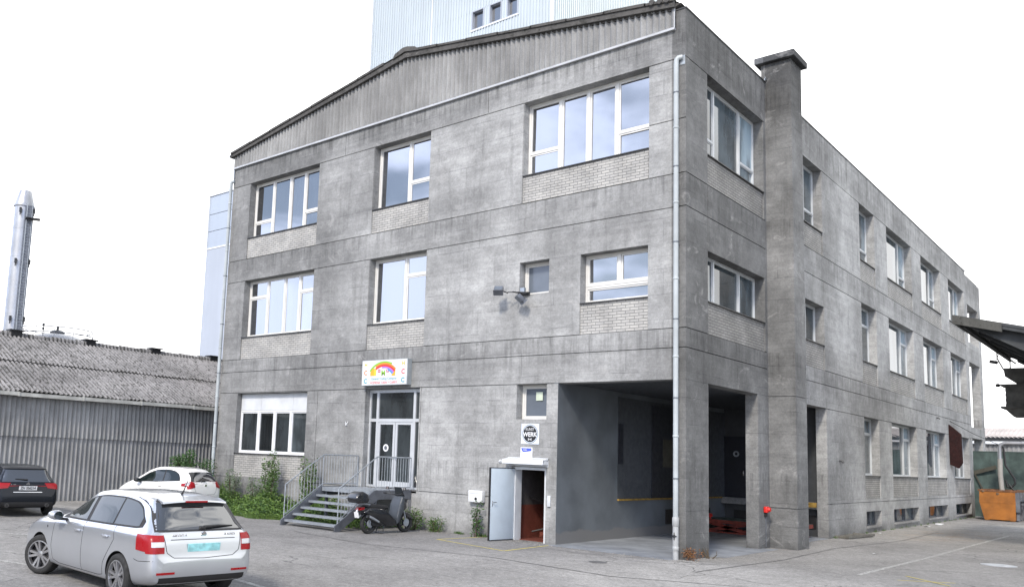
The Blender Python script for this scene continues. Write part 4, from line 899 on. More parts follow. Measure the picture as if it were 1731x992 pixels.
def side_glass(parent, bvh, lo, up, xa, xb, panes, sgn, mg, gl):
    tx = sorted(up); X = [t[0] for t in tx]; Z = [t[1] for t in tx]; U = lambda x: float(pchip(X, Z, x)); Lw = lambda x: float(np.interp(x, [p[0] for p in sorted(lo)], [p[1] for p in sorted(lo)]))
    def mk(a, b, ins): return lambda s, t: ((a + (b - a) * s), sgn * 2.0, (Lw(a + (b - a) * s) + ins) * (1 - t) + max(Lw(a + (b - a) * s) + ins, U(a + (b - a) * s) - ins) * t)
    so_ = decal('window_surround', mg, parent, bvh, mk(xa, xb, 0), (0, -sgn, 0), 60, 10, .003)
    for a, b in panes: decal('side_window', gl, parent, bvh, mk(a, b, .022), (0, -sgn, 0), 24, 8, .0065, .004)
def plate(parent, x, z, w, h, txt, mat, sz, tilt=0, y=0):
    mb = MB(); mb.M = TM((x, y, z), 0, 0, tilt); mb.cbox(-.006, .006, -w / 2, w / 2, -h / 2, h / 2, .003); o = mb.build('number_plate', mat, parent)
    if txt: text(txt, 'plate_text', sz, M['black'], o, TM((x - .009, y, z), 0, 0, tilt) @ Matrix(((0, 0, -1, 0), (-1, 0, 0, 0), (0, 1, 0, 0), (0, 0, 0, 1))), .003, .85, True)
    return o
TXR = lambda x, y, z, tilt=0: TM((x, y, z), 0, 0, tilt) @ Matrix(((0, 0, -1, 0), (-1, 0, 0, 0), (0, 1, 0, 0), (0, 0, 0, 1)))
def mirror(parent, bvh, x, z, hw, sgn, paint):
    mb = MB(); y = sgn * (hw + .12); bm = bmesh.new(); bmesh.ops.create_icosphere(bm, subdivisions=3, radius=1)
    for v in bm.verts: v.co = Vector((x + v.co.x * .085 + (.03 if v.co.x > 0 else 0), y + v.co.y * .115, z + v.co.z * (.075 if v.co.x < 0 else .07)))
    mb.addbm(bm); o = mb.build('mirror', paint, parent, 80)
    mb = MB(); mb.lathe([(.0, -.092), (.062, -.090), (.064, -.07)], 'x', (x, y, z), 20); mb.build('mirror_glass', M['cglass'], o)
    mb = MB(); mb.bar((x, sgn * (hw - .06), z - .07), (x, y, z - .05), .05, .04); mb.build('mirror_arm', M['black'], o)
def surf(bvh, P, D):
    h = bvh.ray_cast(Vector(P), Vector(D), 6); return h[0], h[1]
# --- silver estate
sc = empty('estate_car', (-2.58, -12.42, 0), radians(176.3), label='silver compact estate car parked in the left foreground, seen from behind', cat='car')
sc.scale = (1.12, 1.056, 1.05)
silver = mk_paint('silver_metallic_paint', (.49, .51, .54), .7, .28)
tabS = [(-.80, .36, .55, .64, .50, .56, .60, .59, .50), (-.785, .31, .62, .71, .52, .64, .68, .66, .58), (-.76, .28, .64, .765, .54, .80, .72, .86, .63), (-.70, .26, .66, .80, .57, .90, .755, .985, .64), (-.60, .24, .68, .822, .6, .93, .77, 1.12, .62),
        (-.47, .22, .70, .836, .62, .95, .778, 1.30, .575), (-.40, .21, .71, .84, .62, .955, .78, 1.375, .56), (-.30, .2, .72, .845, .62, .955, .785, 1.415, .56), (0, .19, .75, .85, .62, .955, .79, 1.445, .57), (.5, .18, .76, .853, .6, .95, .80, 1.46, .58),
        (.9, .18, .76, .853, .6, .94, .80, 1.458, .58), (1.2, .18, .76, .853, .6, .93, .80, 1.435, .575), (1.6, .18, .76, .853, .6, .92, .795, 1.30, .56), (1.98, .18, .76, .85, .6, .91, .79, 1.09, .60), (2.2, .19, .76, .85, .6, .90, .785, 1.0, .66),
        (2.75, .2, .75, .845, .58, .87, .765, .95, .64), (3.1, .21, .70, .82, .56, .79, .72, .87, .56), (3.35, .24, .62, .75, .52, .66, .62, .74, .46), (3.47, .29, .50, .62, .48, .57, .50, .62, .36), (3.50, .35, .38, .5, .47, .52, .40, .56, .28)]
sb, sv = car_body(tabS, [(0, .355), (2.602, .365)], silver, M['black'], sc)
up = [(2.06, .965), (1.72, 1.14), (1.45, 1.255), (1.15, 1.335), (.8, 1.368), (.4, 1.372), (0, 1.34), (-.20, 1.27), (-.36, 1.14), (-.50, 1.03)]; lo = [(2.06, .95), (.5, .972), (-.3, .99), (-.5, 1.02)]
for s in (1, -1):
    side_glass(sc, sv, lo, up, 2.04, -.43, [(1.84, 1.15), (1.05, .34), (.30, -.35)], s, M['seam'], M['cglass'])
    mirror(sc, sv, 1.80, 1.0, .84, s, silver)
    for pts in ([(1.12, .96), (1.12, .35), (1.10, .26)], [(.22, .975), (.16, .80), (.30, .62), (.43, .45), (.46, .28)], [(2.12, .90), (2.16, .5), (2.10, .30), (1.9, .26), (.6, .26), (.46, .28)], [(-.42, .60), (-.52, .58), (-.8, .60)]): side_strip(sc, sv, pts, s)
    side_strip(sc, sv, [(2.0, .46), (1.3, .43), (.5, .45)], s, .01, M['seam'], 'seam') if 0 else None
    for x in (1.27, .40):
        h, nn = surf(sv, (x, 2 * s, .82), (0, -s, 0)); mb = MB(); mb.cbox(x - .085, x + .085, min(h.y + s * .006, h.y + s * .034), max(h.y + s * .006, h.y + s * .034), .805, .835, .01); mb.lathe([(.038, h.y - s * .002), (.0, h.y + s * .004)], 'y', (x + .03, 0, .83), 16); mb.build('door_handle', silver, sc, 40)
    # corner lamps: outer shell wrapping from the tailgate to the flank
    decal('taillight', M['lens'], sc, sv, lambda u, v: (-2.5, s * (.60 + .205 * u), .69 + .235 * v), (1, 0, 0), 12, 8, .010, .02)
    o_ = decal('taillight', M['lens'], sc, sv, lambda u, v: (-.755 + .30 * u + .03 * v, s * 2.5, .705 + .02 * u + (.22 - .03 * u) * v), (0, -s, 0), 12, 8, .008, .02)
    decal('lamp_band', M['lens_w'], o_, sv, lambda u, v: (-2.5, s * (.605 + .16 * u), .775 + .065 * v), (1, 0, 0), 8, 3, .015, .01)
    decal('reflector', M['lens'], sc, sv, lambda u, v: (-2.5, s * (.44 + .26 * u), .415 + .03 * v), (1, 0, 0), 8, 1, .006, .01)
    wheel(sc, 0, s * .76, .31, .205, 0, s); wheel(sc, 2.602, s * (.765 if s > 0 else .74), .31, .205, radians(24), s)
    MB().box(2.3, 2.35, s * .8 - .01, s * .8 + .01, .70, .72)
decal('rear_window_frame', M['seam'], sc, sv, lambda u, v: (-2.5, (1 - 2 * u) * (.70 - .13 * v), .965 + .42 * v), (1, 0, 0), 24, 12, .004)
rg = decal('rear_window', M['rglass'], sc, sv, lambda u, v: (-2.5, (1 - 2 * u) * (.665 - .115 * v), .985 + .345 * v), (1, 0, 0), 24, 12, .009, .004)
decal('windscreen', M['cglass'], sc, sv, lambda u, v: (2.45 - .72 * v + 1.2, (1 - 2 * u) * (.62 - .06 * v), .98 + .37 * v + .3), (-.97, 0, -.242), 20, 12, .004)
mb = MB()
vs = []
for i in range(21):
    y = -.50 + i * .05; k = .75 - (y / .52) ** 2 * .75
    vs += [(-.33, y, 1.415 - (y / .6) ** 2 * .035), (-.48 - .03 * k, y, 1.375 - (y / .6) ** 2 * .04), (-.49 - .03 * k, y, 1.352 - (y / .6) ** 2 * .04), (-.36, y, 1.34 - (y / .6) ** 2 * .03)]
mb.add(vs, [(4 * i + a, 4 * i + 4 + a, 4 * i + 4 + (a + 1) % 4, 4 * i + (a + 1) % 4) for i in range(20) for a in range(4)] + [(0, 1, 2, 3), (83, 82, 81, 80)]); spo = mb.build('roof_spoiler', silver, sc, 30)
mb = MB(); mb.box(-.53, -.512, -.17, .17, 1.345, 1.368); mb.build('brake_light', M['lens'], spo)
rear_strip(sc, sv, [(.60, .93), (.56, .70), (.46, .63), (0, .61), (-.46, .63), (-.56, .70), (-.60, .93)], .009, M['seam'], 'seam')
rear_strip(sc, sv, [(.50, .865), (-.50, .865)], .010, M['seam'], 'seam')
decal('rear_valance', M['black'], sc, sv, lambda u, v: (-2.5, (1 - 2 * u) * .66, .27 + (.105) * v), (1, 0, 0), 24, 3, .006, .02)
h, nn = surf(sv, (-3, 0, .76), (1, 0, 0))
plate(sc, h.x - .010, .755, .50, .11, '', simple('pale_teal_plate', (.30, .62, .64), .4, 0, .25, 9), .08, radians(-8))
for txt, y in (('SKODA', .36), ('RAPID', -.42)):
    h, nn = surf(sv, (-3, y, .915), (1, 0, 0)); text(txt, 'badge_text', .050, M['chrome'], sc, TXR(h.x - .006, y, .915, radians(-25)), .006, 1.3, True)
h, nn = surf(sv, (-3, 0, .93), (1, 0, 0)); mb = MB(); mb.M = TM((h.x - .004, 0, .925), 0, 0, radians(-25)); mb.lathe([(.045, 0), (.045, -.012), (.035, -.016), (0, -.016)], 'x', (0, 0, 0), 24); mb.build('badge', M['chrome'], sc, 30)
mb = MB(); a_, _ = surf(sv, (-3, -.02, 1.02), (1, 0, 0)); b_, _ = surf(sv, (-3, -.50, 1.03), (1, 0, 0)); mb.tube([a_ + Vector((-.03, 0, 0)), a_.lerp(b_, .5) + Vector((-.035, 0, .01)), b_ + Vector((-.02, 0, .0))], [.022, .014, .006], 8); mb.cbox(a_.x - .05, a_.x, -.05, .04, .985, 1.03, .01); mb.build('wiper', M['black'], sc, 50)
h, nn = surf(sv, (-.12, 0, 3), (0, 0, -1)); mb = MB(); mb.tube([h, h + Vector((-.03, 0, .03)), h + Vector((-.14, 0, .21))], [.022, .010, .004], 8); mb.build('antenna', M['black'], sc, 50)
side_strip(sc, sv, [(2.38, .79), (2.34, .77)], 1, .03, M['seam'], 'side_repeater')
# --- black hatchback by the shed
bc = empty('black_car', (-16.97, -8.47, 0), radians(170.5), label='black hatchback with a Zurich plate at the left edge, its tail towards the yard', cat='car')
blackp = mk_paint('black_car_paint', (.004, .006, .010), .0, .25, .0, .35)
tabB = [(-.86, .40, .60, .70, .50, .58, .66, .62, .56), (-.84, .33, .66, .78, .54, .68, .74, .72, .62), (-.80, .29, .70, .83, .58, .86, .80, .92, .68), (-.72, .27, .72, .865, .6, .94, .82, 1.04, .66), (-.58, .25, .74, .88, .62, .97, .825, 1.24, .62),
        (-.46, .24, .75, .885, .62, .98, .825, 1.375, .60), (-.30, .23, .76, .89, .62, .98, .825, 1.435, .60), (.3, .22, .78, .89, .62, .97, .83, 1.49, .61), (1.0, .22, .78, .89, .62, .95, .83, 1.49, .61), (1.5, .22, .78, .89, .62, .94, .83, 1.44, .60),
        (2.0, .22, .78, .89, .62, .93, .83, 1.27, .60), (2.4, .22, .78, .885, .62, .93, .82, 1.06, .66), (2.8, .23, .76, .88, .62, .91, .80, .97, .66), (3.2, .25, .72, .84, .6, .82, .74, .88, .58), (3.45, .3, .6, .7, .55, .66, .58, .72, .44), (3.52, .38, .45, .55, .5, .56, .45, .60, .3)]
bb, bv = car_body(tabB, [(0, .37), (2.70, .37)], blackp, M['black'], bc)
up = [(2.4, .975), (2.0, 1.14), (1.5, 1.33), (.9, 1.39), (.2, 1.385), (-.2, 1.31), (-.45, 1.12)]; lo = [(2.4, .965), (-.45, 1.03)]
for s in (1, -1):
    side_glass(bc, bv, lo, up, 2.38, -.44, [(2.05, 1.15), (1.05, .3), (.26, -.36)], s, M['seam'], M['cglass']); mirror(bc, bv, 2.0, 1.03, .88, s, blackp)
    decal('taillight', M['lens'], bc, bv, lambda u, v: (-2.5, s * (.47 + .08 * (1 - v) * 1.0 + (.36 - .08 * (1 - v)) * u), .80 + .03 * (1 - u) + (.17 - .03 * (1 - u)) * v), (1, 0, 0), 14, 8, .012, .02)
    decal('taillight', M['lens'], bc, bv, lambda u, v: (-.83 + .24 * u, s * 2.5, .82 + .02 * u + (.15 - .03 * u) * v), (0, -s, 0), 10, 6, .010, .02)
    wheel(bc, 0, s * .80, .325, .215, 0, s); wheel(bc, 2.70, s * .80, .325, .215, 0, s)
    mb = MB(); mb.lathe([(.045, -.88), (.05, -.88), (.05, -.7), (.045, -.7)], 'x', (0, s * .55, .34), 18, True); mb.build('exhaust', M['chrome'], bc)
decal('rear_window', M['rglass'], bc, bv, lambda u, v: (-2.5, (1 - 2 * u) * (.70 - .13 * v), 1.0 + .34 * v), (1, 0, 0), 24, 10, .006)
decal('spoiler', M['black'], bc, bv, lambda u, v: (-2.5, (1 - 2 * u) * .60, 1.36 + .05 * v), (1, 0, 0), 20, 3, .02, .02)
decal('bumper_trim', M['black'], bc, bv, lambda u, v: (-2.5, (1 - 2 * u) * .72, .30 + .13 * v), (1, 0, 0), 20, 3, .006, .02)
rear_strip(bc, bv, [(.40, .715), (-.40, .715)], .014, M['chrome'], 'chrome_strip', .006); rear_strip(bc, bv, [(.46, .97), (.50, .78), (.40, .66), (-.40, .66), (-.50, .78), (-.46, .97)], .008, M['seam'], 'seam')
h, nn = surf(bv, (-3, 0, .83), (1, 0, 0)); plate(bc, h.x - .02, .83, .50, .115, 'ZH 356214', M['white'], .105, radians(-12))
h, nn = surf(bv, (-3, 0, .945), (1, 0, 0)); mb = MB(); mb.M = TM((h.x - .004, 0, .95), 0, 0, radians(-20)); mb.lathe([(.045, 0), (.045, -.012), (.036, -.014), (.036, 0)], 'x', (0, 0, 0), 24, True); mb.bar((-.01, 0, 0), (-.01, 0, .04), .008); mb.bar((-.01, 0, 0), (-.01, .033, -.02), .008); mb.bar((-.01, 0, 0), (-.01, -.033, -.02), .008); mb.build('badge', M['chrome'], bc, 30)
h, nn = surf(bv, (-3, .40, .93), (1, 0, 0)); text('A 180', 'badge_text', .05, M['chrome'], bc, TXR(h.x - .006, .40, .925, radians(-20)), .005, 1.2, True)
mb = MB(); a_, _ = surf(bv, (-3, -.0, 1.07), (1, 0, 0)); b_, _ = surf(bv, (-3, .34, 1.09), (1, 0, 0)); mb.tube([a_ + Vector((-.03, 0, 0)), b_ + Vector((-.02, 0, 0))], [.022, .008], 8); mb.build('wiper', M['black'], bc, 50)
# --- small white car
wc = empty('white_car', (-16.6, -2.68, 0), radians(193), label='small rounded white car parked against the shed wall', cat='car')
whitep = mk_paint('white_car_paint', (.80, .79, .76), .0, .25)
tabW = [(-.62, .42, .5, .60, .50, .58, .56, .62, .48), (-.60, .36, .58, .69, .55, .72, .64, .78, .54), (-.56, .32, .62, .75, .6, .86, .70, .96, .58), (-.48, .29, .66, .79, .62, .94, .735, 1.10, .60), (-.36, .26, .68, .81, .63, .965, .75, 1.26, .585),
        (-.22, .24, .70, .82, .63, .975, .755, 1.38, .57), (0, .22, .72, .825, .62, .975, .76, 1.455, .57), (.5, .20, .74, .83, .62, .96, .77, 1.505, .58), (1.0, .2, .74, .83, .62, .94, .77, 1.50, .58), (1.4, .2, .74, .83, .62, .92, .77, 1.42, .57),
        (1.8, .2, .74, .828, .62, .90, .765, 1.24, .57), (2.15, .2, .73, .825, .62, .89, .76, 1.04, .62), (2.45, .21, .70, .81, .6, .85, .72, .95, .58), (2.75, .24, .62, .76, .56, .74, .62, .83, .48), (2.93, .3, .5, .62, .52, .6, .5, .66, .36), (2.98, .38, .38, .48, .48, .54, .38, .58, .26)]
wb_, wv = car_body(tabW, [(0, .335), (2.30, .335)], whitep, M['black'], wc)
up = [(2.05, .945), (1.75, 1.11), (1.4, 1.28), (1.0, 1.385), (.6, 1.405), (.3, 1.37), (.05, 1.26), (-.08, 1.08)]; lo = [(2.05, .935), (1.0, .97), (-.08, 1.04)]
for s in (1, -1):
    side_glass(wc, wv, lo, up, 2.04, -.075, [(1.85, .70), (.65, -.02)], s, M['seam'], M['cglass']); mirror(wc, wv, 1.72, 1.0, .80, s, M['black'])
    def oval(u, v, s=s): a = 2 * pi * u; return (0, 0, 0)
    decal('taillight', M['lens'], wc, wv, lambda u, v: (-2.5, s * (.52 + .26 * u), .78 + .07 * (1 - u) + (.26 - .13 * abs(u - .35) - .07 * (1 - u)) * v), (1, 0, 0), 12, 8, .010, .02)
    o_ = decal('taillight', M['lens'], wc, wv, lambda u, v: (-.55 + .36 * u, s * 2.5, .86 + .02 * u + (.17 * (1 - u) ** .6 + .012) * v), (0, -s, 0), 12, 8, .008, .02)
    decal('lamp_band', M['lens_w'], o_, wv, lambda u, v: (-.50 + .12 * u, s * 2.5, .90 + .09 * v), (0, -s, 0), 6, 3, .014, .01)
    side_strip(wc, wv, [(.62, .98), (.60, .6), (.62, .32)], s); side_strip(wc, wv, [(1.85, .90), (1.88, .5), (1.8, .30), (.62, .28)], s)
    h, nn = surf(wv, (.75, 2 * s, .84), (0, -s, 0)); MB().cbox(.67, .83, min(h.y, h.y + s * .025), max(h.y, h.y + s * .025), .83, .855, .008).build('door_handle', M['chrome'], wc, 40)
    wheel(wc, 0, s * .735, .285, .18, 0, s); wheel(wc, 2.30, s * .735, .285, .18, 0, s)
decal('rear_window', M['rglass'], wc, wv, lambda u, v: (-2.5, (1 - 2 * u) * (.64 - .10 * v - .02 * sin(pi * v)), 1.03 + .30 * v + .015 * sin(pi * u)), (1, 0, 0), 24, 10, .006)
rear_strip(wc, wv, [(.60, 1.0), (.50, .70), (.40, .60), (-.40, .60), (-.50, .70), (-.60, 1.0)], .008, M['seam'], 'seam')
h, nn = surf(wv, (-3, 0, .90), (1, 0, 0)); mb = MB(); mb.M = TM((h.x - .002, 0, .90), 0, 0, radians(-20)); mb.lathe([(.05, 0), (.05, -.012), (0, -.014)], 'x', (0, 0, 0), 24); mb.build('badge', M['chrome'], wc, 30)
mb = MB(); a_, _ = surf(wv, (-3, 0, 1.05), (1, 0, 0)); b_, _ = surf(wv, (-3, .42, 1.055), (1, 0, 0)); mb.tube([a_ + Vector((-.03, 0, 0)), b_ + Vector((-.02, 0, 0))], [.02, .007], 8); mb.build('wiper', M['black'], wc, 50)

# ---------------------------------------------------------------- scooter
scz = empty('motor_scooter', (-8.1, -2.60, 0), radians(86), label='black motor scooter with a top box parked beside the steel steps', cat='scooter')
M['sblack'] = simple('gloss_black_plastic', (.012, .013, .016), .22, 0, .1, Coat_Weight=.6); M['sgrey'] = simple('dark_blue_grey_plastic', (.045, .052, .062), .4); M['seatm'] = simple('black_vinyl_seat', (.016, .016, .017), .6)
def pad(poly, y0, y1, c, name, mat, top=1.0, seg=3):
    n = len(poly); bm = bmesh.new(); cz = sum(p[1] for p in poly) / n
    A_ = [bm.verts.new((x, y0, z)) for x, z in poly]; B_ = [bm.verts.new((x, y1, z)) for x, z in poly]
    bm.faces.new(A_[::-1]); bm.faces.new(B_)
    for i in range(n): bm.faces.new((A_[i], A_[(i + 1) % n], B_[(i + 1) % n], B_[i]))
    bmesh.ops.bevel(bm, geom=bm.edges[:], offset=c, segments=seg, affect='EDGES', profile=.5, clamp_overlap=True)
    m = MB(); m.addbm(bm); return m.build(name, mat, scz, 50)
for x, r in ((0, .285), (1.40, .285)):
    mb = MB(); mb.lathe([(r - .075, -.055), (r - .02, -.055), (r, -.025), (r, .025), (r - .02, .055), (r - .075, .055)], 'y', (x, 0, r), 36, True); w_ = mb.build('wheel', M['rubber'], scz, 40)
    mb = MB(); mb.lathe([(r - .07, -.05), (r - .09, -.045), (r - .09, .045), (r - .07, .05)], 'y', (x, 0, r), 32, True); mb.lathe([(.05, -.07), (.05, .07)], 'y', (x, 0, r), 14)
    for k in range(5): a = 2 * pi * k / 5; mb.bar((x + .04 * cos(a), 0, r + .04 * sin(a)), (x + (r - .085) * cos(a), 0, r + (r - .085) * sin(a)), .028, .035)
    mb.build('rim', M['dmetal'], w_)
    mb = MB(); mb.lathe([(.11, -.075), (.11, -.070), (.06, -.070)], 'y', (x, 0, r), 24); mb.build('brake_disc', M['steel'], w_)
pad([(-.32, .60), (-.10, .74), (.45, .70), (.62, .50), (.95, .36), (.98, .20), (.55, .20), (.30, .34), (.05, .44)], -.17, .17, .05, 'body', M['sblack'])
pad([(-.38, .66), (-.12, .76), (.10, .76), (.02, .62), (-.2, .56)], -.12, .12, .04, 'tail', M['sblack'])
pad([(-.22, .76), (.02, .84), (.30, .80), (.58, .78), (.62, .68), (.3, .68), (-.1, .72)], -.15, .15, .035, 'seat', M['seatm'])
pad([(.92, .24), (1.02, .30), (1.14, .62), (1.22, .98), (1.10, 1.06), (1.00, .80), (.90, .45)], -.21, .21, .045, 'leg_shield', M['sgrey'])
pad([(1.06, .92), (1.30, .86), (1.36, .72), (1.20, .58), (1.08, .62)], -.15, .15, .04, 'front_panel', M['sblack'])
pad([(1.14, .52), (1.32, .60), (1.52, .54), (1.68, .38), (1.62, .34), (1.48, .46), (1.30, .50)], -.075, .075, .02, 'front_fender', M['sblack'])
pad([(-.34, .46), (-.20, .60), (.02, .62), (.2, .52), (-.02, .56), (-.2, .52)], -.07, .07, .015, 'rear_fender', M['sblack'])
pad([(.05, .22), (.32, .18), (.50, .30), (.40, .42), (.0, .40)], -.14, .10, .03, 'engine', M['dmetal'])
mb = MB(); mb.tube([(1.40, -.07, .285), (1.28, -.08, .60), (1.16, -.07, .95)], .022, 8); mb.tube([(1.40, .07, .285), (1.28, .08, .60), (1.16, .07, .95)], .022, 8); mb.build('fork', M['steel'], scz, 50)
mb = MB(); mb.tube([(1.16, 0, .9), (1.10, 0, 1.07)], .03, 8); mb.tube([(.96, -.34, 1.10), (1.05, -.2, 1.09), (1.10, 0, 1.07), (1.05, .2, 1.09), (.96, .34, 1.10)], .015, 8); mb.build('handlebar', M['dmetal'], scz, 50)
for s in (-1, 1):
    mb = MB(); mb.tube([(.98, s * .34, 1.10), (.86, s * .36, 1.11)], .019, 8); mb.build('grip', M['rubber'], scz, 50)
    mb = MB(); mb.tube([(1.02, s * .24, 1.10), (1.02, s * .33, 1.24)], .008, 6); mb.cbox(.99, 1.02, s * .36 - .055, s * .36 + .055, 1.21, 1.29, .012); mo = mb.build('mirror', M['black'], scz, 50)
    MB().box(.986, .990, s * .36 - .045, s * .36 + .045, 1.22, 1.28).build('mirror_glass', M['chrome'], mo)
    mb = MB(); mb.tube([(-.05, s * .10, .62), (-.01, s * .10, .30)], .02, 8); mb.tube([(-.05, s * .10, .60), (-.02, s * .10, .36)], .034, 8); mb.build('shock_absorber', M['steel'], scz, 50)
mb = MB(); v = []
for i in range(9):
    for j in range(6): y = -.2 + i * .05; t = j / 5; v.append((1.20 - .10 * t - .5 * y * y, y * (1 - .25 * t), 1.03 + .26 * t))
mb.add(v, [(i * 6 + j, i * 6 + j + 1, (i + 1) * 6 + j + 1, (i + 1) * 6 + j) for i in range(8) for j in range(5)]); mb.build('windshield', simple('smoked_screen', (.03, .035, .04), .08, 0, .05), scz, 60)
pad([(-.62, .86), (-.66, .98), (-.58, 1.12), (-.40, 1.18), (-.22, 1.10), (-.16, .94), (-.20, .86)], -.21, .21, .06, 'top_box', M['sblack'], seg=4)
mb = MB(); mb.cbox(-.675, -.15, -.215, .215, .965, .985, .006); mb.build('box_rim', M['dmetal'], scz)
mb = MB()
for s in (-.13, .13): mb.tube([(-.60, s, .84), (-.30, s, .84), (-.05, s * .9, .80), (.10, s * .9, .76)], .016, 8)
mb.tube([(-.60, -.13, .84), (-.60, .13, .84)], .016, 8); mb.build('luggage_rack', M['steel'], scz, 50)
pad([(-.44, .66), (-.36, .74), (-.24, .74), (-.28, .66)], -.12, .12, .015, 'taillight', M['lens'])
mb = MB(); mb.M = TM((-.45, 0, .53), 0, 0, radians(-14)); mb.cbox(-.006, .006, -.09, .09, -.085, .075, .004); mb.bar((0, 0, .07), (.08, 0, .14), .05, .02); po = mb.build('number_plate', M['white'], scz)
mb = MB(); mb.tube([(.42, -.15, .26), (.30, -.17, .28), (.22, -.18, .32)], .022, 8); mb.tube([(.25, -.185, .30), (-.0, -.19, .40), (-.22, -.19, .50)], [.045, .055, .05], 14); mb.build('exhaust', M['dmetal'], scz, 50)
mb = MB(); mb.tube([(.20, -.205, .335), (-.0, -.215, .425), (-.16, -.215, .49)], [.036, .042, .038], 12); mb.build('heat_shield', M['steel'], scz, 50)
mb = MB()
for s in (-.16, .16): mb.tube([(.50, s * .6, .25), (.42, s, .0)], .014, 6)
mb.tube([(.42, -.16, .01), (.42, .16, .01)], .014, 6); mb.build('centre_stand', M['dmetal'], scz, 50)
# ---------------------------------------------------------------- entrance stairs
ss = empty('entrance_stairs', (-10, -1.6, 0), label='grey galvanised open-tread steel steps with railings up to the glass entrance', cat='stairs')
S0 = Matrix.Translation((10, 1.6, 0)); SX0, SX1, YF, YP, ZP = -11.2, -8.86, -3.12, -1.60, 1.13
for i in range(5):
    y = YF + .06 + i * .305; z = .17 + i * .183; mb = MB(); mb.M = S0; mb.box(SX0 + .03, SX1 - .03, y, y + .27, z - .022, z); mb.box(SX0 + .03, SX1 - .03, y - .004, y + .02, z - .06, z - .002); mb.build('tread', M['steel'], ss)
mb = MB(); mb.M = S0; mb.box(SX0 + .03, SX1 - .03, YP, -.02, ZP - .03, ZP); mb.box(SX0 + .03, SX1 - .03, YP - .006, YP + .03, ZP - .12, ZP - .002); mb.build('landing', M['steel'], ss)
for x in (SX0, SX1):
    mb = MB(); mb.M = S0
    mb.prism([(YF - .06, .0), (YF + .12, .0), (YP + .12, ZP - .25), (-.02, ZP - .25), (-.02, ZP + .02), (YP - .02, ZP + .02), (YF - .06, .16)], 'x', x - .018, x + .018); mb.box(x - .05, x + .05, YF - .06, YF + .06, 0, .015); mb.build('stringer', M['steel_dark'], ss)
    mb = MB(); mb.M = S0; a = Vector((x, YF + .05, 1.20)); b = Vector((x, YP + .03, 2.13)); c = Vector((x, -.06, 2.13)); mb.tube([a, b, c], .019, 8); hr = mb.build('handrail', M['steel'], ss, 50)
    mb = MB(); mb.M = S0; mb.tube([(x, YF + .05, .15), a], .017, 8); mb.tube([(x, YP + .03, ZP), b], .017, 8); mb.tube([(x, -.06, ZP), c], .017, 8)
    mb.bar((x, YF + .05, .30), (x, YP + .03, ZP + .10), .012, .03); mb.bar((x, YP + .03, ZP + .10), (x, -.06, ZP + .10), .012, .03); mb.build('railing_frame', M['steel'], ss)
    mb = MB(); mb.M = S0
    for i in range(1, 12): t = i / 12; p = a.lerp(b, t); q = Vector((x, YF + .05 + (YP - YF - .02) * t, .30 + (ZP - .20) * t)); mb.tube([q, p], .0075, 6)
    for i in range(1, 13): y = YP + .03 + (1.51) * i / 13; mb.tube([(x, y, ZP + .1), (x, y, 2.13)], .0075, 6)
    tag(mb.build('balusters', M['steel'], ss))
for x in (SX0 + .1, SX1 - .12):
    mb = MB(); mb.M = S0; mb.box(x - .04, x + .04, YP + .1, YP + .18, 0, ZP - .04); mb.build('support_post', M['steel_dark'], ss)
mb = MB(); mb.M = S0; mb.box(SX1 - .3, SX1 + .02, -.16, -.01, 0, ZP - .26); mb.build('support_post', M['conc_plain'], ss)
# ---------------------------------------------------------------- signs
def disc(name, mat, parent, x, z, r, d0, d1, n=40, sx=1.0):
    mb = MB(); vs = [(x + r * sx * cos(2 * pi * k / n), d, z + r * sin(2 * pi * k / n)) for d in (d0, d1) for k in range(n)]
    mb.add(vs, [tuple(range(n)), tuple(range(n, 2 * n))[::-1]] + [(k, (k + 1) % n, n + (k + 1) % n, n + k) for k in range(n)]); return mb.build(name, mat, parent)
def flat(name, mat, parent, poly, d0, d1): mb = MB(); mb.prism(poly, 'y', d0, d1); return mb.build(name, mat, parent)
def emis(name, c): return simple(name, c, .4, 0, .02)
lb = empty('lightbox_sign', (-10.04, -.1, 4.82), label='white box sign with a rainbow arch and H C C letters above the entrance', cat='sign')
MB().cbox(-1.01, 1.01, -.11, .098, -.415, .415, .008).build('sign_case', simple('grey_sign_case', (.30, .33, .34), .4, .2), lb)
MB().box(-.99, .99, -.114, -.1105, -.40, .40).build('sign_face', simple('white_sign_face', (.60, .61, .62), .4, 0, .02), lb)
colr = dict(g=(.30, .62, .08), o=(.70, .18, .02), r=(.60, .03, .03), p=(.35, .15, .6), b=(.05, .25, .7), y=(.72, .50, .04), am=(.75, .36, .03), f=(.42, .04, .12), t=(.02, .28, .36), lg=(.22, .45, .03), y2=(.50, .42, .02))
MC = {k: emis('sign_' + k, v) for k, v in colr.items()}
def arc(r0, r1, a0, a1, m, cx=.0, cz=-.24, k=1.25):
    n = 24; P_ = []
    for i in range(n + 1): a = radians(a0 + (a1 - a0) * i / n); P_.append((cx + r1 * k * cos(a), cz + r1 * sin(a)))
    for i in range(n, -1, -1): a = radians(a0 + (a1 - a0) * i / n); P_.append((cx + r0 * k * cos(a), cz + r0 * sin(a)))
    mb = MB(); mb.add([(p[0], -.1195, p[1]) for p in P_], [(i, i + 1, 2 * n - i, 2 * n + 1 - i) for i in range(n)]); mb.build('rainbow_band', m, lb)
arc(.545, .60, 62, 150, MC['lg']); arc(.49, .545, 40, 125, MC['o']); arc(.43, .49, 36, 130, MC['r']); arc(.38, .43, 34, 100, MC['p']); arc(.33, .38, 32, 70, MC['b'])
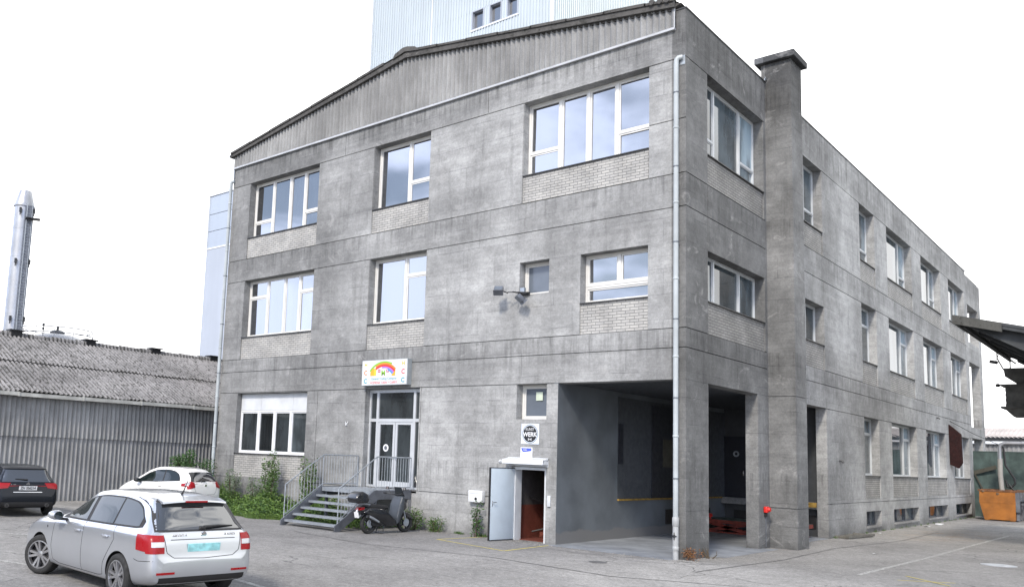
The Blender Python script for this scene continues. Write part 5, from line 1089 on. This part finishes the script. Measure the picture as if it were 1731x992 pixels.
flat('logo_block', MC['am'], lb, [(-.62, -.10), (-.36, -.10), (-.36, .14), (-.60, .14)], -.1165, -.115); flat('logo_block', MC['y'], lb, [(-.45, -.10), (-.35, -.10), (-.35, .13), (-.45, .13)], -.118, -.1168); flat('logo_block', MC['am'], lb, [(.34, -.12), (.50, -.12), (.50, .13), (.34, .13)], -.1165, -.115)
for x in (-.22, .16):
    flat('logo_flag', MC['f'], lb, [(x - .055, .0), (x + .055, .0), (x + .055, .10), (x - .055, .10)], -.1165, -.115)
    flat('logo_flag', M['white'], lb, [(x - .03, .04), (x + .03, .04), (x + .03, .06), (x - .03, .06)], -.118, -.1168); flat('logo_flag', M['white'], lb, [(x - .01, .02), (x + .01, .02), (x + .01, .08), (x - .01, .08)], -.120, -.1183)
TA = lambda x, z, d=-.1165: Matrix.Translation((x, d, z)) @ FACE_A
text('M', 'sign_text', .24, MC['lg'], lb, TA(-.03, -.03), .002, 1, True)
for x in (-.83, .83):
    text('H', 'sign_text', .18, MC['y2'], lb, TA(x, .26), .002, 1, True); text('C', 'sign_text', .21, MC['o'] if x < 0 else MC['r'], lb, TA(x, -.0), .002, 1, True); text('C', 'sign_text', .21, MC['t'], lb, TA(x, -.27), .002, 1, True)
text('General Trading Company', 'sign_text', .105, MC['t'], lb, TA(.0, -.20), .002); text('HOMENA CASH + CARRY', 'sign_text', .105, MC['r'], lb, TA(.0, -.33), .002)
kw = empty('round_logo_sign', (-4.51, -.012, 2.935), label='square pale sign with a black round KUNST WERK logo over the side door', cat='sign')
MB().box(-.29, .29, -.004, .010, -.28, .28).build('sign_plate', simple('pale_blue_sign_plate', (.62, .68, .76), .4, 0, .03), kw)
dk = emis('logo_black', (.015, .016, .018)); lg = emis('logo_grey', (.5, .55, .6))
disc('logo_ring', dk, kw, 0, 0, .262, -.0065, -.0045); disc('logo_ring', lg, kw, 0, 0, .250, -.0085, -.0068); disc('logo_ring', dk, kw, 0, 0, .225, -.0105, -.0088)
text('WERK', 'sign_text', .17, M['white'], kw, TA(0, -.02, -.013), .003, .95, True); text('KUNST', 'sign_text', .105, M['white'], kw, TA(0, .125, -.013), .003, .85)
mb = MB(); 
for s in (-1, 1): mb.bar((-.06 * s, -.0125, -.17), (.06 * s, -.0125, -.13), .004, .018)
mb.build('crossed_tools', M['white'], kw)
bs = empty('blue_logo_sign', (-4.62, -.012, 2.42), label='small white sign with a blue slanted logo under the round KUNST WERK sign', cat='sign')
MB().box(-.195, .195, -.004, .010, -.145, .145).build('sign_plate', M['white'], bs); flat('logo_band', emis('logo_blue', (.06, .10, .60)), bs, [(-.175, .12), (.165, .12), (.165, .045), (-.09, .01), (-.13, .03)], -.0065, -.0045)
text('baba', 'sign_text', .07, M['white'], bs, TA(-.04, .075, -.009), .002)
# ---------------------------------------------------------------- fittings on the wall
mbx = empty('letter_box', (-6.24, -.08, 1.12), label='white letter box with a round black sticker left of the open side door', cat='letter box')
MB().cbox(-.26, .24, -.09, .079, -.165, .165, .015).build('box_body', M['white'], mbx, 30); mb = MB(); mb.cbox(-.20, .18, -.098, -.085, .08, .115, .004); mb.build('slot', M['whitem'], mbx); disc('sticker', dk, mbx, .02, -.07, .045, -.0935, -.0905)
o = MB().cbox(-3.90, -3.80, -.05, 0, .99, 1.28, .01).build('switch_box', M['whitem'], None, 30); tag(o, 'narrow grey electrical box beside the side door frame', 'electrical box')
rs = empty('power_socket', (.05, 5.16, 1.0), label='red industrial power socket on the pier beside the chimney', cat='power socket')
mb = MB(); mb.cbox(-.045, .06, -.10, .09, .0, .17, .02); mb.build('socket_body', M['red'], rs, 40); mb = MB(); mb.lathe([(.06, .05), (.066, .06), (.055, .12)], 'x', (0, 0, .09), 16); mb.build('socket_cover', M['red'], rs, 40); MB().box(-.045, .02, -.05, .04, -.11, -.01).build('junction_box', M['black'], rs); MB().tube([(-.035, .05, 0), (-.035, .05, -.95)], .012, 6).build('conduit', M['steel_dark'], rs)
# floodlights on a bracket by the small upper window
fl_ = empty('floodlight_bracket', (-4.95, -.05, 6.9), label='black bracket with two grey floodlights under the small upper window', cat='floodlight')
FB = Matrix.Translation((4.95, .05, -6.9))
mb = MB(); mb.M = FB; mb.bar((-5.15, -.36, 6.93), (-4.6, -.08, 6.92), .035, .025); mb.box(-5.0, -4.62, -.07, -.0, 6.86, 6.94); mb.bar((-4.9, 0, 6.93), (-4.9, -.45, 6.90), .04, .03); mb.build('bracket', M['black'], fl_)
for (x, y, z, rz, rx) in ((-5.42, -.42, 7.02, .5, -.8), (-4.72, -.36, 6.72, -.6, .9)):
    mb = MB(); mb.M = FB @ TM((x, y, z), rz, rx); mb.cbox(-.13, .13, -.06, .06, -.11, .11, .012); mb.prism([(-.04, -.11), (.04, -.11), (.09, -.17), (-.09, -.17)], 'x', -.14, .14); lo_ = mb.build('lamp_head', M['steel_dark'], fl_, 30)
    mb = MB(); mb.M = FB @ TM((x, y, z), rz, rx); mb.box(-.11, .11, -.068, -.061, -.09, .09); mb.build('lamp_glass', M['frost'], lo_)
    mb = MB(); mb.M = FB; mb.tube([(x, y, z), (x * .5 + -5.0 * .5, -.25, 6.93)], .018, 6); mb.build('lamp_arm', M['black'], fl_)
mb = MB(); mb.M = FB; mb.box(-4.99, -4.84, .02, .10, 6.98, 7.10); mb.build('junction_box', M['steel'], fl_)
# ---------------------------------------------------------------- lift table in the bay
lt = empty('scissor_lift', (-2.3, 9.9, 0), label='red scissor lift table on the loading bay floor in front of the dock ledge', cat='lift table')
mb = MB(); mb.cbox(-1.25, 1.9, -.75, .75, .40, .46, .01); mb.build('platform', simple('dark_green_deck', (.05, .07, .06), .6), lt); 
mb = MB(); 
for a, b, c, d in ((-1.25, 1.9, -.77, -.75), (-1.25, 1.9, .75, .77), (-1.27, -1.25, -.75, .75), (1.9, 1.92, -.75, .75)): mb.box(a, b, c, d, .33, .45)
mb.build('platform_edge', M['redrust'], lt)
for y in (-.66, -.6): 
    for s, t in (((-1.1, .06), (.3, .36)), ((-1.1, .36), (.3, .06)), ((.3, .06), (1.7, .36)), ((.3, .36), (1.7, .06))):
        mb = MB(); mb.bar((s[0], y, s[1]), (t[0], y, t[1]), .04, .11); mb.build('scissor_arm', M['redrust'], lt)
mb = MB(); mb.box(-1.2, 1.8, -.72, -.64, .0, .06); mb.box(-1.2, 1.8, .64, .72, 0, .06); mb.build('base_frame', M['redrust'], lt)
mb = MB(); mb.lathe([(.07, -.05), (.07, .05)], 'y', (-.95, -.78, .58), 16); mb.tube([(-.95, -.76, .45), (-.95, -.76, .58)], .02, 6); mb.build('control_button', M['red'], lt)
rnd = random.Random(4)
for i in range(7):
    mb = MB(); mb.M = TM((-1.9 + i * .14 + rnd.uniform(-.05, .05), 9.0 + rnd.uniform(-.08, .08), .012), rnd.random() * 3, 0, 0); a, b = rnd.uniform(.03, .08), rnd.uniform(.02, .05)
    mb.add([(-a, -b, .0), (a, -b * .7, .02), (a * .8, b, .0), (-a * .6, b, .04)], [(0, 1, 2), (0, 2, 3)]); tag(mb.build('paper_scrap', M['white']), ('leftmost', 'second from left', 'third from left', 'middle', 'third from right', 'second from right', 'rightmost')[i] + ' of the seven white scraps in front of the red lift table', 'litter', 'paper scraps by the lift')
# ---------------------------------------------------------------- small things in the yard
mb = MB(); mb.lathe([(.36, .0045), (.36, .010), (.30, .012), (.0, .0125)], 'z', (5.23, 7.08, 0), 40); mb.lathe([(.40, .002), (.40, .006), (.37, .0065)], 'z', (5.23, 7.08, 0), 40)
tag(mb.build('manhole_cover', simple('pale_cast_iron', (.40, .42, .44), .5, .1, .15, 8)), 'pale round manhole cover in the asphalt at lower right', 'manhole cover')
mb = MB(); mb.lathe([(.20, .003), (.20, .008), (.0, .009)], 'z', (-1.0, -2.4, 0), 28); tag(mb.build('drain_cover', simple('worn_iron', (.10, .10, .10), .7)), 'dark round drain cover in the asphalt before the bay', 'drain cover')
pl = empty('wooden_pallet', (.18, 12.75, 0), radians(-6), label='flat weathered timber frame lying on the ground against the side wall', cat='pallet')
tm = simple('weathered_timber', (.12, .115, .10), .85, 0, .25, 6)
for y in (-1.05, 1.05): MB().box(-.34, .34, y - .06, y + .06, .01, .09).build('bearer', tm, pl)
for x in (-.34, .34): MB().box(x - .05, x + .05, -1.15, 1.15, .03, .11).build('board', tm, pl)
for i, y in enumerate((-.5, 0, .5)): MB().box(-.32, .32, y - .05, y + .05, .035, .075).build('board', tm, pl)
for (x, y, s, l) in ((.35, 15.9, .10, 'white paper scrap on the asphalt near the first basement window'), (.45, 25.6, .22, 'crumpled pale wrapper by the wall below the third basement window'), (2.39, 6.8, .07, 'tiny white scrap in the open asphalt of the side lane'), (.5, 22.9, .13, 'small pale scrap by the wall below the second basement window')):
    rnd = random.Random(int(x * 100)); mb = MB(); mb.M = TM((x, y, .006), rnd.random() * 3); n = 7
    vs = [(s * (1 + rnd.random()) * .6 * cos(2 * pi * k / n), s * (1 + rnd.random()) * .6 * sin(2 * pi * k / n), rnd.random() * s * .35) for k in range(n)] + [(0, 0, s * .3)]
    mb.add(vs, [(k, (k + 1) % n, n) for k in range(n)]); tag(mb.build('litter', M['white']), l, 'litter')
# ---------------------------------------------------------------- plants
def leafmat(name, c1, c2, tr=.25):
    m = NT(name); v = m.n('ShaderNodeNewGeometry').outputs['Random Per Island']; col = m.mix(v, c1, c2); m.fin(col, .55); return m.mat
LM = {'mid': leafmat('green_leaf', (.035, .08, .016), (.09, .155, .035)), 'dark': leafmat('dark_green_leaf', (.02, .055, .015), (.06, .13, .03)), 'bright': leafmat('bright_green_leaf', (.07, .14, .022), (.14, .22, .045)), 'grey': leafmat('grey_green_leaf', (.06, .10, .05), (.13, .18, .09)), 'red': leafmat('orange_withered_leaf', (.10, .04, .02), (.26, .13, .05)), 'bark': simple('thin_bark', (.08, .06, .04), .8)}
def leaf(mb, p, d, L_, w, rnd):
    d = d.normalized(); r = d.cross(Vector((rnd.uniform(-1, 1), rnd.uniform(-1, 1), rnd.uniform(-.2, 1)))).normalized(); u = r.cross(d)
    mb.add([p, p + d * L_ * .45 + r * w * .5 + u * L_ * .05, p + d * L_ - u * L_ * .15, p + d * L_ * .45 - r * w * .5 + u * L_ * .05], [(0, 1, 2, 3)])
def shrub(name, x, y, h, spread, stems, nl, lw, mats, label, cat='shrub', lean=(0, 0), seed=1, base=.0):
    rnd = random.Random(seed); e = empty(name, (x, y, 0), label=label, cat=cat); st_ = MB(); lv = MB()
    for k in range(stems):
        a = rnd.uniform(0, 2 * pi); hh = h * rnd.uniform(.6, 1.0) if k else h; tip = Vector((lean[0] + cos(a) * spread * rnd.uniform(.3, 1), lean[1] + sin(a) * spread * .6 * rnd.uniform(.3, 1), hh)); b = Vector((cos(a) * .08, sin(a) * .05, 0)); mid = b.lerp(tip, .5) + Vector((rnd.uniform(-.06, .06), rnd.uniform(-.04, .04), 0))
        pts = [b, b.lerp(mid, .5), mid, mid.lerp(tip, .5), tip]; st_.tube(pts, [.014, .012, .010, .007, .003], 5)
        for i in range(int(nl / stems)):
            t = base + (1 - base) * rnd.random() ** .8; s = t * 4; j = min(3, int(s)); p = pts[j].lerp(pts[j + 1], s - j)
            dr = Vector((rnd.gauss(0, 1), rnd.gauss(0, 1), rnd.uniform(-.3, .9))).normalized(); q = p + dr * rnd.uniform(.02, .30) * (1.1 - t * .6) * min(1, spread * 2.2)
            q.y = min(q.y, -y - .02); leaf(lv, q, dr + Vector((0, 0, -.2)), lw * rnd.uniform(.7, 1.3), lw * .55 * rnd.uniform(.7, 1.2), rnd)
    st_.build('stem', LM['bark'], e); lv.build('foliage', LM[mats], e, normals=False); return e
shrub('sapling', -15.1, -.62, 2.15, .42, 7, 1500, .085, 'mid', 'slender leafy sapling in front of the ground floor window', 'sapling', seed=3, base=.05)
shrub('shrub', -13.0, -.5, 1.95, .34, 6, 1000, .09, 'mid', 'leafy shrub behind the left stair railing', seed=5, base=.1)
shrub('shrub', -18.7, -.75, 1.75, .55, 9, 1500, .08, 'dark', 'dark green bush between the left drainpipe and the grey-green bushes', seed=28, base=.02)
shrub('shrub', -19.7, -1.0, 2.1, .85, 16, 4200, .09, 'dark', 'dense dark bush at the foot of the left drainpipe', seed=8, base=.02)
shrub('shrub', -17.4, -.45, 1.45, .45, 7, 900, .07, 'grey', 'loose grey-green bush under the left end of the ground floor window', seed=9, base=.1)
shrub('shrub', -15.9, -.5, 1.25, .55, 7, 900, .07, 'grey', 'grey-green weed clump just left of the slender sapling', seed=11, base=.1)
shrub('shrub', -8.35, -.45, .62, .40, 8, 700, .07, 'mid', 'low green weeds at the wall behind the scooter front wheel', seed=13)
shrub('shrub', -7.6, -.3, .40, .34, 7, 420, .06, 'mid', 'small weed tuft at the wall right of the scooter', seed=14)
shrub('shrub', -6.05, -.28, 1.0, .20, 5, 260, .08, 'dark', 'dark leafy weed growing behind the open side door', seed=15)
shrub('shrub', .18, .95, .28, .24, 8, 300, .05, 'red', 'withered orange weed at the foot of the corner pillar', 'weed', seed=17)
shrub('shrub', .9, 12.35, .24, .16, 5, 90, .05, 'bright', 'tiny yellow-green weed beside the timber frame', 'weed', seed=18) if 0 else None
# ground cover bed between the cars and the steps
rnd = random.Random(21); mb = MB(); mats_ = [LM['mid'], LM['bright'], LM['dark']]
def bed_edge(x): return -2.25 - .22 * sin(x * 1.7) - .12 * sin(x * 4.1) + (0 if x > -18 else (x + 18) * -.3)
for i in range(26000):
    x = rnd.uniform(-20.6, -8.95); f = rnd.random()
    if x > -11.3 and rnd.random() < .45: continue
    y = -.03 + (bed_edge(x) + .03) * f if x < -11.3 else -.05 - 1.9 * f
    hgt = (.62 - .42 * f) * (1 + .30 * sin(x * 2.3 + y * 2) + .25 * sin(x * 5.1 - y * 3)) if x < -11.3 else .28 * (1 - .6 * f)
    z = max(.01, hgt * (rnd.random() ** .45)); top = z > hgt * .72
    mb.mi = 1 if (top and rnd.random() < .62) else (0 if rnd.random() < .7 else 2)
    if f > .86 and rnd.random() < .7: mb.mi = 1; z *= .6
    leaf(mb, Vector((x, y, z)), Vector((rnd.gauss(0, 1), rnd.gauss(0, 1) - .5, rnd.uniform(-.1, 1.1))), rnd.uniform(.05, .11), rnd.uniform(.03, .06), rnd)
for i in range(9000):      # grass blades along the edge
    x = rnd.uniform(-20.4, -11.3); y = bed_edge(x) + abs(rnd.gauss(0, .35)) - .06; L_ = rnd.uniform(.08, .2); a = rnd.uniform(0, 6.3); mb.mi = 1 if rnd.random() < .6 else 0; dx, dy = cos(a) * .006, sin(a) * .006; lx, ly = rnd.gauss(0, .05), rnd.gauss(-.02, .05)
    mb.add([(x - dx, y - dy, 0), (x + dx, y + dy, 0), (x + lx, y + ly, L_)], [(0, 1, 2)])
tag(mb.build('ground_cover', mats_, None, normals=False), kind='stuff', label='green bed of weeds and grass along the wall beside the steps')
# weeds along the wall foot
rnd = random.Random(33); mb = MB()
for i in range(1500):
    if rnd.random() < .5: x = -8.6 + rnd.random() * 3.2; y = -abs(rnd.gauss(0, .07)) - .02; 
    else: x = abs(rnd.gauss(0, .05)) + .02; y = rnd.uniform(11.2, 37)
    if sin(x * 7 + y * 5) + rnd.random() < .9: continue
    leaf(mb, Vector((x, y, 0.0)), Vector((rnd.gauss(0, .6), rnd.gauss(0, .6), 1)), rnd.uniform(.04, .12), .02, rnd)
tag(mb.build('wall_weeds', LM['mid'], None, normals=False), kind='stuff', label='thin weeds sprouting along the foot of the walls')
# soil under the bed
def mk_soil():
    m = NT('dark_soil'); f = m.ramp(m.noise(6, 5), .3, .7, .6, 1.3); c = m.n('ShaderNodeRGB'); c.outputs[0].default_value = (.05, .045, .03, 1); return m.fin(m.scale(c.outputs[0], f), .95)
pts = [(-20.8 + i * .25, bed_edge(-20.8 + i * .25) + .08) for i in range(39)]; mb = MB(); vs = []
for x, y in pts: vs += [(x, y, .006), (x, -.0, .014)]
mb.add(vs, [(2 * i, 2 * i + 2, 2 * i + 3, 2 * i + 1) for i in range(len(pts) - 1)]); tag(mb.build('soil', mk_soil()), kind='structure')

# grit and small stones, and tar seams of old repairs
rnd = random.Random(44); mb = MB()
def stone(x, y, s):
    mb.add([(x + s * rnd.uniform(.6, 1), y, .002), (x, y + s * rnd.uniform(.6, 1), .002), (x - s * rnd.uniform(.6, 1), y, .002), (x, y - s * rnd.uniform(.6, 1), .002), (x + rnd.uniform(-.3, .3) * s, y, s * .6)], [(0, 1, 4), (1, 2, 4), (2, 3, 4), (3, 0, 4)])
for i in range(2600):
    k = rnd.random()
    if k < .30: x = rnd.uniform(-8.5, .5); y = -abs(rnd.gauss(0, .35)) - .03
    elif k < .65: x = abs(rnd.gauss(0, .5)) + .03; y = rnd.uniform(.5, 37)
    else: x = rnd.uniform(-16, 6); y = rnd.uniform(-11, -.3) if x < 0 else rnd.uniform(-6, 20)
    stone(x, y, rnd.choice((.008, .012, .012, .018, .026)))
tag(mb.build('grit', simple('pale_grit', (.24, .23, .21), .9, 0, .4, 9), None, normals=False), kind='stuff', label='loose grit and pebbles scattered over the asphalt')
tar = simple('tar_seam', (.07, .07, .072), .6, 0, .3, 6)
for pts, w in (([(-9.5, -4.1), (-6.2, -4.6), (-2.9, -3.9), (.4, -4.3), (3.0, -3.1)], .035), ([(1.1, -2.0), (1.4, 2.5), (1.2, 7.5), (1.7, 13), (1.5, 20)], .03), ([(-12.8, -3.6), (-11.5, -6.4), (-8.8, -8.2)], .03), ([(3.7, 3.2), (5.5, 4.6), (8.0, 4.9)], .03), ([(-3.9, -.9), (-2.2, -1.15), (-.2, -.55), (.9, -.2)], .025)):
    stripe(pts, w, 'tar_seam', tar, .006)

v_ = MB(); v_.bar((-11.92, -.02, 3.24), (-11.86, -.06, 3.14), .015, .02); v_.bar((-11.80, -.02, 3.24), (-11.86, -.06, 3.14), .015, .02); v_.box(-11.88, -11.84, -.06, -.001, 3.12, 3.16)
tag(v_.build('wall_hook', M['white']), 'small white V-shaped bracket on the wall left of the glass entrance', 'bracket')
v_ = MB(); v_.lathe([(.05, -.02), (.05, 0)], 'y', (-5.50, -.001, 2.15), 16); v_.lathe([(.02, -.07), (.03, -.02)], 'y', (-5.50, -.001, 2.15), 10)
tag(v_.build('door_bell', M['whitem']), 'small round white fitting on the wall just left of the side door canopy', 'wall fitting')
